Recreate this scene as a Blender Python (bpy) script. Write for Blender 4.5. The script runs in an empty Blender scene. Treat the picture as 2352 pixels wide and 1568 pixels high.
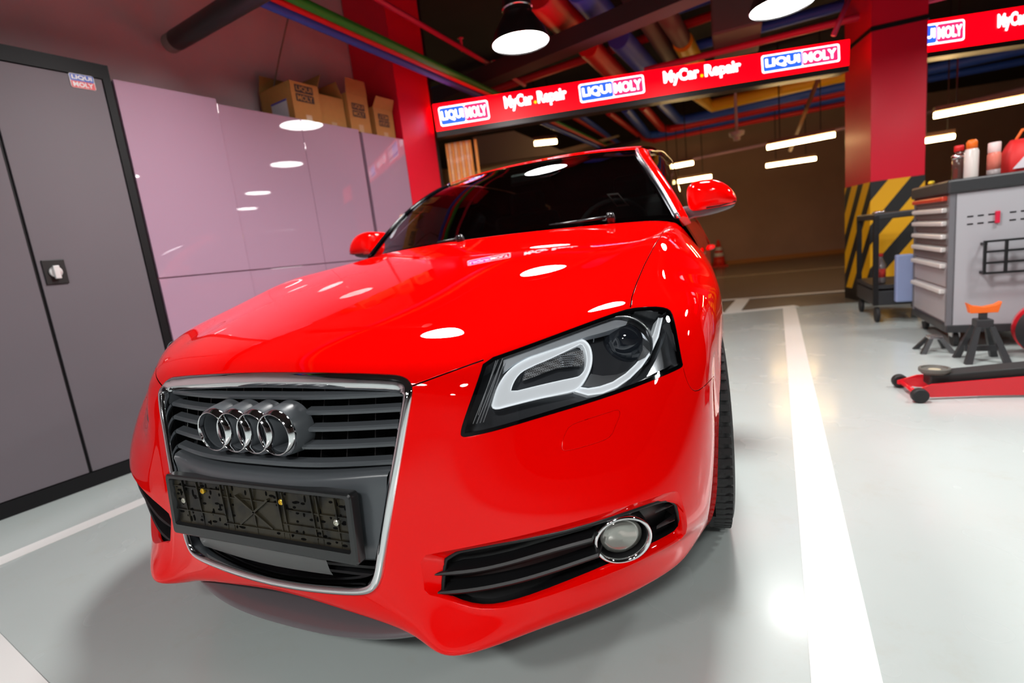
import bpy, bmesh, math, random
import numpy as np
from mathutils import Vector, Matrix
from mathutils.geometry import delaunay_2d_cdt
random.seed(7)
D = bpy.data
COL = bpy.context.scene.collection
SC = bpy.context.scene

# ---------------------------------------------------------------- camera
F_PX = 1162.5
CAM = np.array([0.926, -0.686, 0.896])
def _basis(yaw, pitch, roll):
    cy, sy, cp, sp = math.cos(yaw), math.sin(yaw), math.cos(pitch), math.sin(pitch)
    f = np.array([-sy*cp, cy*cp, -sp]); r = np.array([cy, sy, 0.0]); u = np.cross(r, f)
    c, s = math.cos(roll), math.sin(roll)
    return c*r+s*u, -s*r+c*u, f
RT, UP, FW = _basis(*[math.radians(a) for a in (24.46, 9.73, -6.64)])
cam_d = D.cameras.new('camera'); cam = D.objects.new('camera', cam_d); COL.objects.link(cam)
cam_d.sensor_width = 36.0; cam_d.lens = F_PX/2352*36; cam_d.clip_start = 0.02; cam_d.clip_end = 80
cam.matrix_world = Matrix(((RT[0], UP[0], -FW[0], CAM[0]), (RT[1], UP[1], -FW[1], CAM[1]), (RT[2], UP[2], -FW[2], CAM[2]), (0, 0, 0, 1)))
cam_d.dof.use_dof = True; cam_d.dof.focus_distance = 1.12; cam_d.dof.aperture_fstop = 2.6
SC.camera = cam
# ---------------------------------------------------------------- world, exposure
w = D.worlds.new('world'); SC.world = w; w.use_nodes = True
w.node_tree.nodes['Background'].inputs[0].default_value = (0.9, 0.88, 0.95, 1)
w.node_tree.nodes['Background'].inputs[1].default_value = 0.3
SC.view_settings.view_transform = 'Standard'; SC.view_settings.look = 'None'
SC.view_settings.exposure = 0.0; SC.view_settings.gamma = 1.0; SC.view_settings.use_curve_mapping = False
LAMP_POWER = 105.0
def area_light(name, loc, size, power, color=(1, 1, 1), size_y=None, rot=(0, 0, 0), shape='DISK'):
    l = D.lights.new(name, 'AREA'); l.shape = shape if size_y is None else 'RECTANGLE'
    l.size = size
    if size_y: l.size_y = size_y
    l.energy = power; l.color = color
    o = D.objects.new(name, l); o.location = loc; o.rotation_euler = rot; COL.objects.link(o)
    return o
# ---------------------------------------------------------------- rays
def ray(x, y): return FW + RT*((x-1176)/F_PX) - UP*((y-784)/F_PX)
def at(x, y, X=None, Y=None, Z=None):
    d = ray(x, y)
    for v, i in ((X, 0), (Y, 1), (Z, 2)):
        if v is not None: return CAM + d*((v-CAM[i])/d[i])
def on_plane(x, y, p, n):
    d = ray(x, y); p = np.asarray(p, float); n = np.asarray(n, float)
    return CAM + d*(((p-CAM)@n)/(d@n))
def pj(P):
    d = np.asarray(P, float)-CAM; z = d@FW
    return np.stack([1176+F_PX*(d@RT)/z, 784-F_PX*(d@UP)/z], -1)

# ---------------------------------------------------------------- materials
MAT = {}
def mat(name, col, rough=0.5, metal=0.0, coat=0.0, spec=0.5, emit=None, estr=0.0, trans=0.0, alpha=1.0, noise=None, bump=None, ior=1.45, coat_rough=0.03):
    if name in MAT: return MAT[name]
    m = D.materials.new(name); m.use_nodes = True; nt = m.node_tree; b = nt.nodes['Principled BSDF']
    b.inputs['Base Color'].default_value = (*col, 1); b.inputs['Roughness'].default_value = rough
    b.inputs['Metallic'].default_value = metal; b.inputs['Coat Weight'].default_value = coat
    b.inputs['Coat Roughness'].default_value = coat_rough; b.inputs['Specular IOR Level'].default_value = spec
    b.inputs['Transmission Weight'].default_value = trans; b.inputs['Alpha'].default_value = alpha
    b.inputs['IOR'].default_value = ior
    if emit: b.inputs['Emission Color'].default_value = (*emit, 1); b.inputs['Emission Strength'].default_value = estr
    if noise:   # (scale, second colour, amount low, high)
        sc, c2, lo, hi = noise
        tc = nt.nodes.new('ShaderNodeTexCoord'); nz = nt.nodes.new('ShaderNodeTexNoise'); rp = nt.nodes.new('ShaderNodeValToRGB')
        nz.inputs['Scale'].default_value = sc; nz.inputs['Detail'].default_value = 6
        rp.color_ramp.elements[0].position = lo; rp.color_ramp.elements[1].position = hi
        rp.color_ramp.elements[0].color = (*c2, 1); rp.color_ramp.elements[1].color = (*col, 1)
        nt.links.new(tc.outputs['Object'], nz.inputs['Vector']); nt.links.new(nz.outputs['Fac'], rp.inputs['Fac'])
        nt.links.new(rp.outputs['Color'], b.inputs['Base Color'])
    if bump:
        sc, st = bump
        tc = nt.nodes.new('ShaderNodeTexCoord'); nz = nt.nodes.new('ShaderNodeTexNoise'); bp = nt.nodes.new('ShaderNodeBump')
        nz.inputs['Scale'].default_value = sc; bp.inputs['Strength'].default_value = st; bp.inputs['Distance'].default_value = 0.01
        nt.links.new(tc.outputs['Object'], nz.inputs['Vector']); nt.links.new(nz.outputs['Fac'], bp.inputs['Height'])
        nt.links.new(bp.outputs['Normal'], b.inputs['Normal'])
    MAT[name] = m; return m
RED = mat('red_car_paint', (0.95, 0.0008, 0.0004), 0.5, coat=1.0, spec=0.0, coat_rough=0.004)
RED.node_tree.nodes['Principled BSDF'].inputs['Coat IOR'].default_value = 1.38
CHROME = mat('chrome', (0.82, 0.83, 0.85), 0.06, 1.0)
SATIN = mat('satin_silver', (0.62, 0.64, 0.67), 0.25, 1.0)
GRAPH = mat('anthracite_plastic', (0.085, 0.095, 0.105), 0.3, spec=0.6)
GAP = mat('panel_gap', (0.0015, 0.0015, 0.0015), 0.8, spec=0.05)
BLACKP = mat('black_plastic', (0.008, 0.008, 0.009), 0.42)
GLOSSB = mat('gloss_black', (0.004, 0.004, 0.005), 0.06)
DARK = mat('dark_void', (0.002, 0.002, 0.002), 0.9, spec=0.1)
RUBBER = mat('tyre_rubber', (0.018, 0.018, 0.019), 0.6, bump=(60, 0.3))
SPLIT = mat('grey_splitter', (0.13, 0.12, 0.13), 0.3, coat=0.7, coat_rough=.15)

# ---------------------------------------------------------------- objects
def tag(o, label=None, cat=None, group=None, kind=None):
    if label: o['label'] = label
    if cat: o['category'] = cat
    if group: o['group'] = group
    if kind: o['kind'] = kind
    return o
def empty(name, loc=(0, 0, 0), label=None, cat=None, group=None):
    o = D.objects.new(name, None); o.location = loc; o.empty_display_size = 0.1; COL.objects.link(o)
    return tag(o, label, cat, group)
def children(o): return [c for c in D.objects if c.parent == o]
def dup(o, parent=None):
    c = o.copy(); COL.objects.link(c)
    if parent: c.parent = parent
    for ch in children(o): dup(ch, c)
    return c
def mobj(name, verts, faces, m, parent=None, smooth=False, normals=None, mats=None, midx=None):
    me = D.meshes.new(name); me.from_pydata([tuple(map(float, v)) for v in verts], [], [tuple(map(int, f)) for f in faces])
    for q in (mats or [m]): me.materials.append(q)
    if midx is not None: me.polygons.foreach_set('material_index', midx)
    me.polygons.foreach_set('use_smooth', [smooth]*len(me.polygons))
    me.update()
    if normals is not None: me.normals_split_custom_set_from_vertices([tuple(map(float, n)) for n in normals])
    o = D.objects.new(name, me); COL.objects.link(o)
    if parent:
        o.parent = parent
        if isinstance(parent.location, Vector):
            M = Matrix.Identity(4); q = parent
            while q: M = Matrix.Translation(q.location) @ q.rotation_euler.to_matrix().to_4x4() @ M; q = q.parent
            o.data.transform(M.inverted()) if normals is None else None
    return o
class MB:
    """collects shapes; build() links them as ONE mesh object.  All coordinates are world coordinates."""
    def __init__(s): s.v = []; s.f = []; s.m = []; s.cur = 0
    def add(s, vs, fs):
        b = len(s.v); s.v += [tuple(map(float, q)) for q in vs]; s.f += [tuple(b+i for i in f) for f in fs]; s.m += [s.cur]*len(fs); return s
    def box(s, c, d, R=None):
        c = np.array(c, float); h = np.array(d, float)/2; vs = []
        for i in range(8):
            q = h*np.array([1 if i & 1 else -1, 1 if i & 2 else -1, 1 if i & 4 else -1])
            if R is not None: q = R @ q
            vs.append(c+q)
        return s.add(vs, [(0, 2, 3, 1), (4, 5, 7, 6), (0, 1, 5, 4), (2, 6, 7, 3), (0, 4, 6, 2), (1, 3, 7, 5)])
    def hexa(s, a, b):   # two quads of 4 corresponding points
        return s.add(list(a)+list(b), [(3, 2, 1, 0), (4, 5, 6, 7), (0, 1, 5, 4), (1, 2, 6, 5), (2, 3, 7, 6), (3, 0, 4, 7)])
    def tube(s, path, r, n=10, closed=False, cap=True, squash=None):
        P = [np.array(p, float) for p in path]; m = len(P); rs = r if hasattr(r, '__len__') else [r]*m
        vs = []; ref = None
        for i in range(m):
            t = (P[(i+1) % m]-P[i-1]) if closed else (P[min(i+1, m-1)]-P[max(i-1, 0)])
            t = t/(np.linalg.norm(t)+1e-12)
            if ref is None: ref = np.cross(t, [0, 0, 1.0]); ref = ref if np.linalg.norm(ref) > 1e-3 else np.cross(t, [1.0, 0, 0])
            ref = ref - t*(ref@t); ref /= np.linalg.norm(ref)+1e-12; b = np.cross(t, ref)
            for k in range(n):
                a = 2*math.pi*k/n; q = ref*math.cos(a)*rs[i]+b*math.sin(a)*rs[i]
                if squash is not None: ax, fct = squash; q = q - np.array(ax)*(q@np.array(ax))*(1-fct)
                vs.append(P[i]+q)
        fs = []
        for i in range(m if closed else m-1):
            j = (i+1) % m
            for k in range(n):
                l = (k+1) % n; fs.append((i*n+k, i*n+l, j*n+l, j*n+k))
        if cap and not closed: fs += [tuple(range(n-1, -1, -1)), tuple((m-1)*n+k for k in range(n))]
        return s.add(vs, fs)
    def lathe(s, c, ax, prof, n=32, ref=None, caps=(1, 1)):   # prof = [(radius, along axis)]
        c = np.array(c, float); ax = np.array(ax, float); ax /= np.linalg.norm(ax)
        ref = np.cross(ax, [0, 0, 1.0] if abs(ax[2]) < .9 else [1.0, 0, 0]) if ref is None else np.array(ref, float); ref /= np.linalg.norm(ref); b = np.cross(ax, ref)
        vs = []; fs = []
        for r, h in prof:
            for k in range(n):
                a = 2*math.pi*k/n; vs.append(c+ax*h+(ref*math.cos(a)+b*math.sin(a))*r)
        for i in range(len(prof)-1):
            for k in range(n):
                l = (k+1) % n; fs.append((i*n+k, i*n+l, (i+1)*n+l, (i+1)*n+k))
        if caps[0] and prof[0][0] > 1e-6: fs.append(tuple(range(n-1, -1, -1)))
        if caps[1] and prof[-1][0] > 1e-6: fs.append(tuple((len(prof)-1)*n+k for k in range(n)))
        return s.add(vs, fs)
    def prism(s, pts, off):   # planar-ish polygon and its copy moved by off
        n = len(pts); off = np.array(off, float)
        return s.add(list(pts)+[np.array(p, float)+off for p in pts], [tuple(range(n)), tuple(range(2*n-1, n-1, -1))]+[(i, n+i, n+(i+1) % n, (i+1) % n) for i in range(n)])
    def grid(s, P):
        nr, nc = len(P), len(P[0])
        return s.add([q for r in P for q in r], [(i*nc+j, i*nc+j+1, (i+1)*nc+j+1, (i+1)*nc+j) for i in range(nr-1) for j in range(nc-1)])
    def strip(s, loops, closed=True):  # consecutive loops of equal length
        n = len(loops[0]); vs = [q for l in loops for q in l]; fs = []
        for i in range(len(loops)-1):
            for k in range(n if closed else n-1):
                l = (k+1) % n; fs.append((i*n+k, i*n+l, (i+1)*n+l, (i+1)*n+k))
        return s.add(vs, fs)
    def build(s, name, m, parent=None, smooth=False, bevel=0.0, auto=None, fix=True, loc=None, mats=None):
        o = mobj(name, s.v, s.f, m, None, smooth, mats=mats, midx=s.m if mats else None)
        if fix:
            bm = bmesh.new(); bm.from_mesh(o.data); bmesh.ops.recalc_face_normals(bm, faces=bm.faces)
            if smooth and auto:
                for e in bm.edges:
                    if len(e.link_faces) == 2 and e.calc_face_angle(0) > auto: e.smooth = False
            bm.to_mesh(o.data); bm.free()
        if parent is not None:
            o.parent = parent; M = Matrix.Identity(4); q = parent
            while q: M = Matrix.Translation(q.location) @ q.rotation_euler.to_matrix().to_4x4() @ M; q = q.parent
            o.data.transform(M.inverted())
        elif loc is not None:
            o.data.transform(Matrix.Translation(Vector([-float(c) for c in loc]))); o.location = [float(c) for c in loc]
        if bevel:
            md = o.modifiers.new('bevel', 'BEVEL'); md.width = bevel; md.segments = 2; md.limit_method = 'ANGLE'; md.angle_limit = math.radians(35)
        return o
def mirX(o, name=None, parent=None):
    """a mirrored copy (X -> -X) with its own mesh"""
    me = o.data.copy(); n = D.objects.new(name or o.name, me); COL.objects.link(n)
    bm = bmesh.new(); bm.from_mesh(me)
    for v in bm.verts: v.co.x = -v.co.x
    bmesh.ops.reverse_faces(bm, faces=bm.faces); bm.to_mesh(me); bm.free()
    n.parent = parent if parent is not None else o.parent
    for md in o.modifiers:
        if md.type == 'BEVEL':
            k = n.modifiers.new('bevel', 'BEVEL'); k.width = md.width; k.segments = md.segments; k.limit_method = 'ANGLE'; k.angle_limit = md.angle_limit
    return n
def text_mesh(txt, size, bold=0.0, extrude=0.0, mirror=False, flip=False, spacing=1.0):
    c = D.curves.new('lettering', 'FONT'); c.body = txt; c.size = size; c.offset = bold; c.extrude = extrude; c.align_x = 'CENTER'; c.align_y = 'CENTER'; c.resolution_u = 3; c.space_character = spacing
    o = D.objects.new('lettering', c); COL.objects.link(o)
    bpy.context.view_layer.update()
    me = D.meshes.new_from_object(o.evaluated_get(bpy.context.evaluated_depsgraph_get()))
    V = [np.array(v.co) for v in me.vertices]; Fc = [tuple(p.vertices) for p in me.polygons]
    D.objects.remove(o); D.curves.remove(c); D.meshes.remove(me)
    V = np.array(V); ctr = (V.min(0)+V.max(0))/2; V -= ctr*[1, 1, 0]
    return V, Fc
def put_text(mb, txt, c, ex, ey, w, h, bold=0.0, lift=0.002, spacing=1.0):
    """lettering w wide (along ex) and h tall (along ey) centred at c, lifted off along ex x ey"""
    V, Fc = text_mesh(txt, 1.0, bold, spacing=spacing); ext = V.max(0)-V.min(0)
    ex = np.array(ex, float); ex /= np.linalg.norm(ex); ey = np.array(ey, float); ey -= ex*(ex@ey); ey /= np.linalg.norm(ey); nz = np.cross(ex, ey)
    sx, sy = w/ext[0], h/ext[1]
    mb.add([np.array(c)+ex*v[0]*sx+ey*v[1]*sy+nz*lift for v in V], Fc)
# ================================================================= THE CAR BODY SURFACE
# rows run from under the front lip up and over the hood to the windscreen; columns from the centre line to the side
G = [
 [(0,.03,.215),(.18,.03,.205),(.315,.03,.182),(.415,.03,.175),(.54,.12,.18),(.655,.22,.19),(.745,.33,.195),(.785,.41,.20),(.81,.46,.195),(.83,.53,.18)],
 [(0,.0,.230),(.18,.0,.220),(.338,-.004,.203),(.438,-.018,.197),(.565,.068,.209),(.68,.165,.215),(.78,.285,.22),(.815,.37,.22),(.83,.44,.215),(.845,.52,.20)],
 [(0,-.02,.27),(.18,-.012,.265),(.34,-.008,.25),(.445,.004,.25),(.585,.08,.27),(.70,.16,.28),(.785,.255,.285),(.835,.35,.28),(.85,.42,.265),(.86,.50,.25)],
 [(0,-.03,.35),(.18,-.02,.35),(.35,.010,.34),(.47,.034,.34),(.60,.076,.345),(.715,.135,.35),(.80,.215,.345),(.85,.32,.34),(.862,.41,.33),(.870,.505,.33)],
 [(0,-.03,.46),(.18,-.02,.46),(.36,.028,.455),(.47,.050,.455),(.60,.088,.46),(.72,.145,.46),(.81,.225,.455),(.86,.34,.45),(.872,.44,.45),(.876,.53,.45)],
 [(0,-.01,.57),(.18,.0,.57),(.37,.045,.565),(.475,.074,.57),(.60,.147,.58),(.715,.211,.592),(.80,.29,.60),(.86,.40,.595),(.872,.50,.565),(.88,.565,.51)],
 [(0,.03,.67),(.18,.033,.668),(.372,.064,.663),(.485,.103,.665),(.60,.196,.678),(.71,.282,.690),(.80,.37,.695),(.86,.50,.675),(.877,.575,.63),(.882,.63,.586)],
 [(0,.085,.737),(.18,.09,.735),(.375,.11,.722),(.487,.165,.732),(.597,.24,.742),(.695,.335,.754),(.78,.43,.753),(.855,.57,.72),(.88,.65,.67),(.885,.70,.635)],
 [(0,.20,.787),(.18,.205,.785),(.372,.22,.775),(.488,.275,.773),(.60,.355,.783),(.69,.44,.795),(.775,.54,.789),(.855,.69,.75),(.882,.78,.70),(.887,.83,.67)],
 [(0,.40,.838),(.18,.405,.836),(.375,.42,.828),(.50,.46,.825),(.61,.53,.83),(.69,.60,.838),(.77,.69,.827),(.855,.85,.77),(.883,.90,.715),(.886,.98,.652)],
 [(0,.65,.888),(.18,.655,.887),(.38,.67,.882),(.52,.70,.878),(.63,.75,.882),(.70,.80,.888),(.77,.87,.872),(.847,1.0,.80),(.878,1.05,.70),(.882,1.14,.54)],
 [(0,.90,.932),(.18,.905,.931),(.39,.92,.926),(.54,.955,.922),(.64,1.0,.922),(.70,1.04,.920),(.755,1.10,.905),(.83,1.2,.82),(.858,1.2,.70),(.868,1.21,.40)],
 [(0,1.13,.972),(.18,1.14,.971),(.40,1.17,.966),(.56,1.23,.961),(.66,1.30,.955),(.71,1.36,.945),(.745,1.38,.92),(.805,1.38,.83),(.828,1.38,.70),(.835,1.38,.30)],
]
G = np.array(G, float); NV, NU = G.shape[:2]
GF = np.concatenate([G[:, :0:-1]*[-1, 1, 1], G], 1)      # full width, symmetric
def _ctrl(n):
    A = np.zeros((n+2, n+2))
    for i in range(n): A[i, i:i+3] = (1/6, 4/6, 1/6)
    A[n, 0:3] = (1, -2, 1); A[n+1, n-1:n+2] = (1, -2, 1)
    return np.linalg.inv(A)[:, :n]
_CT = np.einsum('ij,jkc->ikc', _ctrl(NV), GF); _CT = np.einsum('ij,kjc->kic', _ctrl(2*NU-1), _CT)
def _bas(t):
    return np.stack([(1-t)**3, 3*t**3-6*t**2+4, -3*t**3+3*t**2+3*t+1, t**3], -1)/6, np.stack([-(1-t)**2, 3*t*t-4*t, -3*t*t+2*t+1, t*t], -1)/2
def S(u, v, d=0.0):
    """point and unit normal of the body surface, moved inwards by d"""
    u = np.atleast_1d(np.asarray(u, float)); v = np.atleast_1d(np.asarray(v, float))
    uu = u+NU-1; iu = np.clip(np.floor(uu).astype(int), 0, 2*NU-3); iv = np.clip(np.floor(v).astype(int), 0, NV-2)
    bu, du = _bas(uu-iu); bv, dv = _bas(v-iv)
    idx = np.arange(4); P = _CT[(iv[:, None, None]+idx[None, :, None]), (iu[:, None, None]+idx[None, None, :])]
    p = np.einsum('na,nb,nabc->nc', bv, bu, P); pu = np.einsum('na,nb,nabc->nc', bv, du, P); pv = np.einsum('na,nb,nabc->nc', dv, bu, P)
    n = np.cross(pu, pv); n /= np.linalg.norm(n, axis=1)[:, None]+1e-12
    return p-n*d, n
_tu, _tv = np.meshgrid(np.linspace(0, NU-1, 181), np.linspace(0, NV-1, 241)); _tu = _tu.ravel(); _tv = _tv.ravel()
_tab = {}
def _newton(fun, u, v, it=25):
    """solve fun(point) = 0 (2 equations) for (u, v)"""
    for _ in range(it):
        f = fun(u, v); h = 1e-4
        J = np.array([(fun(u+h, v)-f)/h, (fun(u, v+h)-f)/h]).T
        try: s_ = np.linalg.solve(J.T@J+1e-9*np.eye(2)*np.trace(J.T@J), J.T@f)
        except Exception: break
        m_ = np.abs(s_).max(); s_ = s_*min(1, .5/m_) if m_ > 0 else s_
        u = min(max(u-s_[0], 0), NU-1); v = min(max(v-s_[1], 0), NV-1)
        if m_ < 1e-7: break
    return u, v
def uv_px(x, y, d=0.0):
    if d not in _tab:
        p, n = S(_tu, _tv, d); q = pj(p); face = np.einsum('nc,nc->n', n, CAM-p) > 0; _tab[d] = (q, face)
    q, face = _tab[d]
    e = (q[:, 0]-x)**2+(q[:, 1]-y)**2+(~face)*4e3
    i = int(np.argmin(e))
    return _newton(lambda a, b: pj(S(a, b, d)[0][0])-np.array([x, y]), _tu[i], _tv[i])
def uv_xz(X, Z, hint=None):
    p, n = S(_tu, _tv); e = (p[:, 0]-X)**2+(p[:, 2]-Z)**2+(n[:, 1] > .2)*1+(_tv > 8)*1; i = int(np.argmin(e))
    return _newton(lambda a, b: (S(a, b)[0][0]-[X, 0, Z])[[0, 2]], _tu[i], _tv[i])
def uv_near(P):
    p, _ = S(_tu, _tv); i = int(np.argmin(((p-P)**2).sum(1))); u, v = _tu[i], _tv[i]
    for _ in range(12):
        p, n = S(u, v); h = 1e-4; pu = (S(u+h, v)[0][0]-p[0])/h; pv = (S(u, v+h)[0][0]-p[0])/h; r = np.asarray(P)-p[0]
        J = np.stack([pu, pv], 1); s_ = np.linalg.lstsq(J, r, rcond=None)[0]; u += s_[0]; v += s_[1]
        if np.abs(s_).max() < 1e-7: break
    return u, v
def resample(pts, step, closed=False):
    P = [np.array(p, float) for p in pts]
    if closed: P.append(P[0])
    out = []
    for a, b in zip(P[:-1], P[1:]):
        n = max(1, int(np.linalg.norm(b-a)/step)); out += [a+(b-a)*k/n for k in range(n)]
    if not closed: out.append(P[-1])
    return out
def smooth_poly(pts, closed=True, it=2):
    P = [np.array(p, float) for p in pts]
    for _ in range(it):
        Q = []; n = len(P)
        for i in range(n if closed else n-1):
            a, b = P[i], P[(i+1) % n]; Q += [a*.75+b*.25, a*.25+b*.75]
        if not closed: Q = [P[0]]+Q[1:-1]+[P[-1]]
        P = Q
    return P
def inside(poly, pts):
    poly = np.asarray(poly); x, y = pts[:, 0], pts[:, 1]; c = np.zeros(len(pts), bool); n = len(poly)
    for i in range(n):
        x1, y1 = poly[i]; x2, y2 = poly[(i+1) % n]
        if y1 == y2: continue
        c ^= ((y1 > y) != (y2 > y)) & (x < (x2-x1)*(y-y1)/(y2-y1)+x1)
    return c
def pxuv(pts, step=12, closed=True, d=0.0, sm=0):
    if sm: pts = smooth_poly(pts, closed, sm)
    return [uv_px(p[0], p[1], d) for p in resample(pts, step, closed)]
def seam_strip(uvs, w=0.0016):
    """closed thin polygon in (u, v) around an open line on the body"""
    P = [S(a, b)[0][0] for a, b in uvs]; N = [S(a, b)[1][0] for a, b in uvs]; L = []; R_ = []
    for i in range(len(P)):
        t = P[min(i+1, len(P)-1)]-P[max(i-1, 0)]; t /= np.linalg.norm(t); s_ = np.cross(N[i], t)
        L.append(uv_near(P[i]+s_*w)); R_.append(uv_near(P[i]-s_*w))
    return L+R_[::-1]

# outlines on the body -------------------------------------------------------------
HL_PX = [(1111,826),(1200,795),(1300,758),(1400,721),(1448,706),(1500,702),(1530,705),(1544,714),(1553,745),(1561,790),(1568,828),(1571,840),(1560,849),(1476,884),(1400,911),(1327,934),(1250,957),(1178,979),(1120,995),(1072,1005),(1060,1004),(1056,996),(1062,970),(1085,905),(1100,862)]
HL = pxuv(HL_PX, 14, sm=1)
FOG_PX = [(963,1277),(1020,1266),(1104,1250),(1200,1229),(1300,1203),(1400,1174),(1480,1149),(1545,1127),(1560,1130),(1572,1165),(1580,1205),(1574,1232),(1540,1254),(1480,1284),(1420,1311),(1342,1341),(1240,1376),(1172,1394),(1118,1401),(1070,1394),(1020,1374),(975,1364),(972,1330)]
FOG = pxuv(FOG_PX, 12, sm=1)
def grille_half(off=0.0):   # half outline in (X, Z) from top centre to bottom centre
    raw = [(0,.712),(.12,.711),(.24,.706),(.31,.701),(.345,.697),(.366,.686),(.374,.667),(.368,.635),(.345,.54),(.318,.43),(.298,.35),(.288,.315),(.274,.292),(.252,.279),(.20,.270),(.10,.262),(0,.260)]
    P = smooth_poly([np.array(p) for p in raw], closed=False, it=2); out = []
    for i, p in enumerate(P):
        t = P[min(i+1, len(P)-1)]-P[max(i-1, 0)]; t /= np.linalg.norm(t); nn = np.array([-t[1], t[0]])
        q = p+nn*off
        if i in (0, len(P)-1): q[0] = 0
        out.append(q)
    return out
GR = [uv_xz(*p) for p in grille_half(-0.0)]
SEAM_HOOD = pxuv([(944,887),(1000,866),(1060,844),(1111,826)], 14, closed=False)
SEAM_FEND = pxuv([(1448,706),(1452,680),(1462,650),(1480,608),(1500,570),(1520,537),(1536,512)], 12, closed=False)
SEAM_FB = pxuv([(1570,845),(1577,872),(1588,893),(1600,899),(1618,888),(1640,864)], 8, closed=False, sm=1)
_e = SEAM_FB[-1]; SEAM_FB.append((NU-1, _e[1]-.05))
_e = SEAM_FEND[-1]; SEAM_FEND.append((_e[0]+.05, NV-1))
WASH = pxuv([(1330,968),(1400,946),(1418,940),(1424,944),(1424,955),(1415,975),(1405,1000),(1385,1012),(1340,1026),(1300,1036),(1291,1032),(1290,1020),(1298,995),(1308,978)], 6, sm=1)
def build_panels():
    sA = seam_strip(SEAM_HOOD, .0021); sB = seam_strip(SEAM_FEND, .0018); sC = seam_strip(SEAM_FB, .0014)
    sW = seam_strip(WASH+[WASH[0]], 0.0009)
    # red hood: everything behind the leading edge between the two fender lines
    top_edge = [GR[0]]+[g for g in GR[1:] if True]
    gr_top = [g for g, p in zip(GR, grille_half()) if p[1] > .69]
    hl_top = [uv_px(*p) for p in resample([(1111,826),(1200,795),(1300,758),(1400,721),(1448,706)], 14)]
    hood_poly = gr_top+SEAM_HOOD+hl_top+SEAM_FEND+[(0, NV-1)]
    hood_poly = [(0, gr_top[0][1])]+hood_poly
    # keep seams from grille up as hood boundary, fender = beyond SEAM_FEND and above SEAM_FB
    hl_out = [uv_px(*p) for p in resample([(1448,706),(1500,702),(1530,705),(1544,714),(1553,745),(1561,790),(1570,845)], 10)]
    fend_poly = hl_out+SEAM_FB+[(NU-1, NV-1)]+SEAM_FEND[::-1]
    gr_poly = [tuple(g) for g in GR]+[(0, GR[-1][1])]
    cons = []   # list of (points, closed)
    for q in (HL, FOG, sA, sB, sC, sW): cons.append((q, True))
    cons.append((GR, False))
    cons.append(([(0, 0), (NU-1, 0), (NU-1, NV-1), (0, NV-1)], True))
    vs = []; es = []
    for q, cl in cons:
        b = len(vs)
        if len(q) == 4: q = resample(q, .12, True)
        n = len(q); vs += [(float(a), float(c)) for a, c in q]
        es += [(b+i, b+(i+1) % n) for i in range(n if cl else n-1)]
    V0 = np.array(vs)
    gu, gv = np.meshgrid(np.arange(0, NU-1+1e-6, .085)+0.0, np.arange(0, NV-1+1e-6, .085)); g = np.stack([gu.ravel(), gv.ravel()], 1)
    keep = np.array([((V0-p)**2).sum(1).min() > .035**2 for p in g])
    g = g[keep & (g[:, 0] > .02) & (g[:, 0] < NU-1.03) & (g[:, 1] > .02) & (g[:, 1] < NV-1.03)]
    allv = [Vector(p) for p in vs]+[Vector((float(a), float(b))) for a, b in g]
    ov, oe, of, *_ = delaunay_2d_cdt(allv, es, [], 0, 1e-6)
    UV = np.array([tuple(v) for v in ov]); Fc = np.array([tuple(f) for f in of if len(f) == 3])
    cen = UV[Fc].mean(1)
    rem = inside(gr_poly, cen)
    for q in (HL, FOG, sA, sB, sC, sW): rem |= inside(q, cen)
    ishood = inside(hood_poly, cen); isf = inside(fend_poly, cen); isw = inside(WASH, cen)
    P, N = S(UV[:, 0], UV[:, 1])
    onaxis = UV[:, 0] < 1e-4
    P[onaxis, 0] = 0; N[onaxis, 0] = 0
    def panel(sel, name, parent, both, depth=.012, label=None):
        F_ = Fc[sel]; used = np.unique(F_); mp = -np.ones(len(UV), int); mp[used] = np.arange(len(used))
        F_ = mp[F_]; p = P[used]; n = N[used]; ax = onaxis[used]
        # orient outwards
        fn = np.cross(p[F_[:, 1]]-p[F_[:, 0]], p[F_[:, 2]]-p[F_[:, 0]]); flip = np.einsum('ij,ij->i', fn, n[F_[:, 0]]) < 0
        F_[flip] = F_[flip][:, ::-1]
        ed = {}
        for f in F_:
            for a, b in ((f[0], f[1]), (f[1], f[2]), (f[2], f[0])): ed[(a, b)] = 1
        bd = [(a, b) for (a, b) in ed if (b, a) not in ed and not (ax[a] and ax[b])]
        fgv = np.array(FOG); nf = (((UV[used][:, None]-fgv[None])**2).sum(2).min(1) < .08**2); verts = list(p); nor = list(n); faces = [tuple(f) for f in F_]; mi = [0]*len(faces)
        rim = {}
        # outward (away from the panel) direction in the surface, per border vertex
        od = {}
        for a, b in bd:
            t = p[b]-p[a]; t = t/(np.linalg.norm(t)+1e-12); o_ = np.cross(t, n[a])
            for q in (a, b): od[q] = od.get(q, 0)+o_
        def rv(q, k):
            if (q, k) not in rim:
                o_ = od[q]/(np.linalg.norm(od[q])+1e-9); rim[(q, k)] = len(verts)
                if k == 0: verts.append(p[q]); nor.append(n[q])
                if k == 1: verts.append(p[q]+o_*.0007-n[q]*.0009); nor.append((n[q]+o_)/1.414)
                if k == 2: verts.append(p[q]+o_*.0008-n[q]*depth); nor.append(o_)
            return rim[(q, k)]
        for a, b in bd:
            for k in (0, 1): faces.append((rv(b, k), rv(a, k), rv(a, k+1), rv(b, k+1))); mi.append(0 if nf[a] else k)
        V_ = np.array(verts); M_ = np.array(nor); M_ = M_/np.linalg.norm(M_, axis=1)[:, None]
        def mk(V_, M_, faces): return mobj(name, V_, faces, RED, parent, True, M_, mats=[RED, GAP], midx=(mi*2)[:len(faces)])
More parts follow.
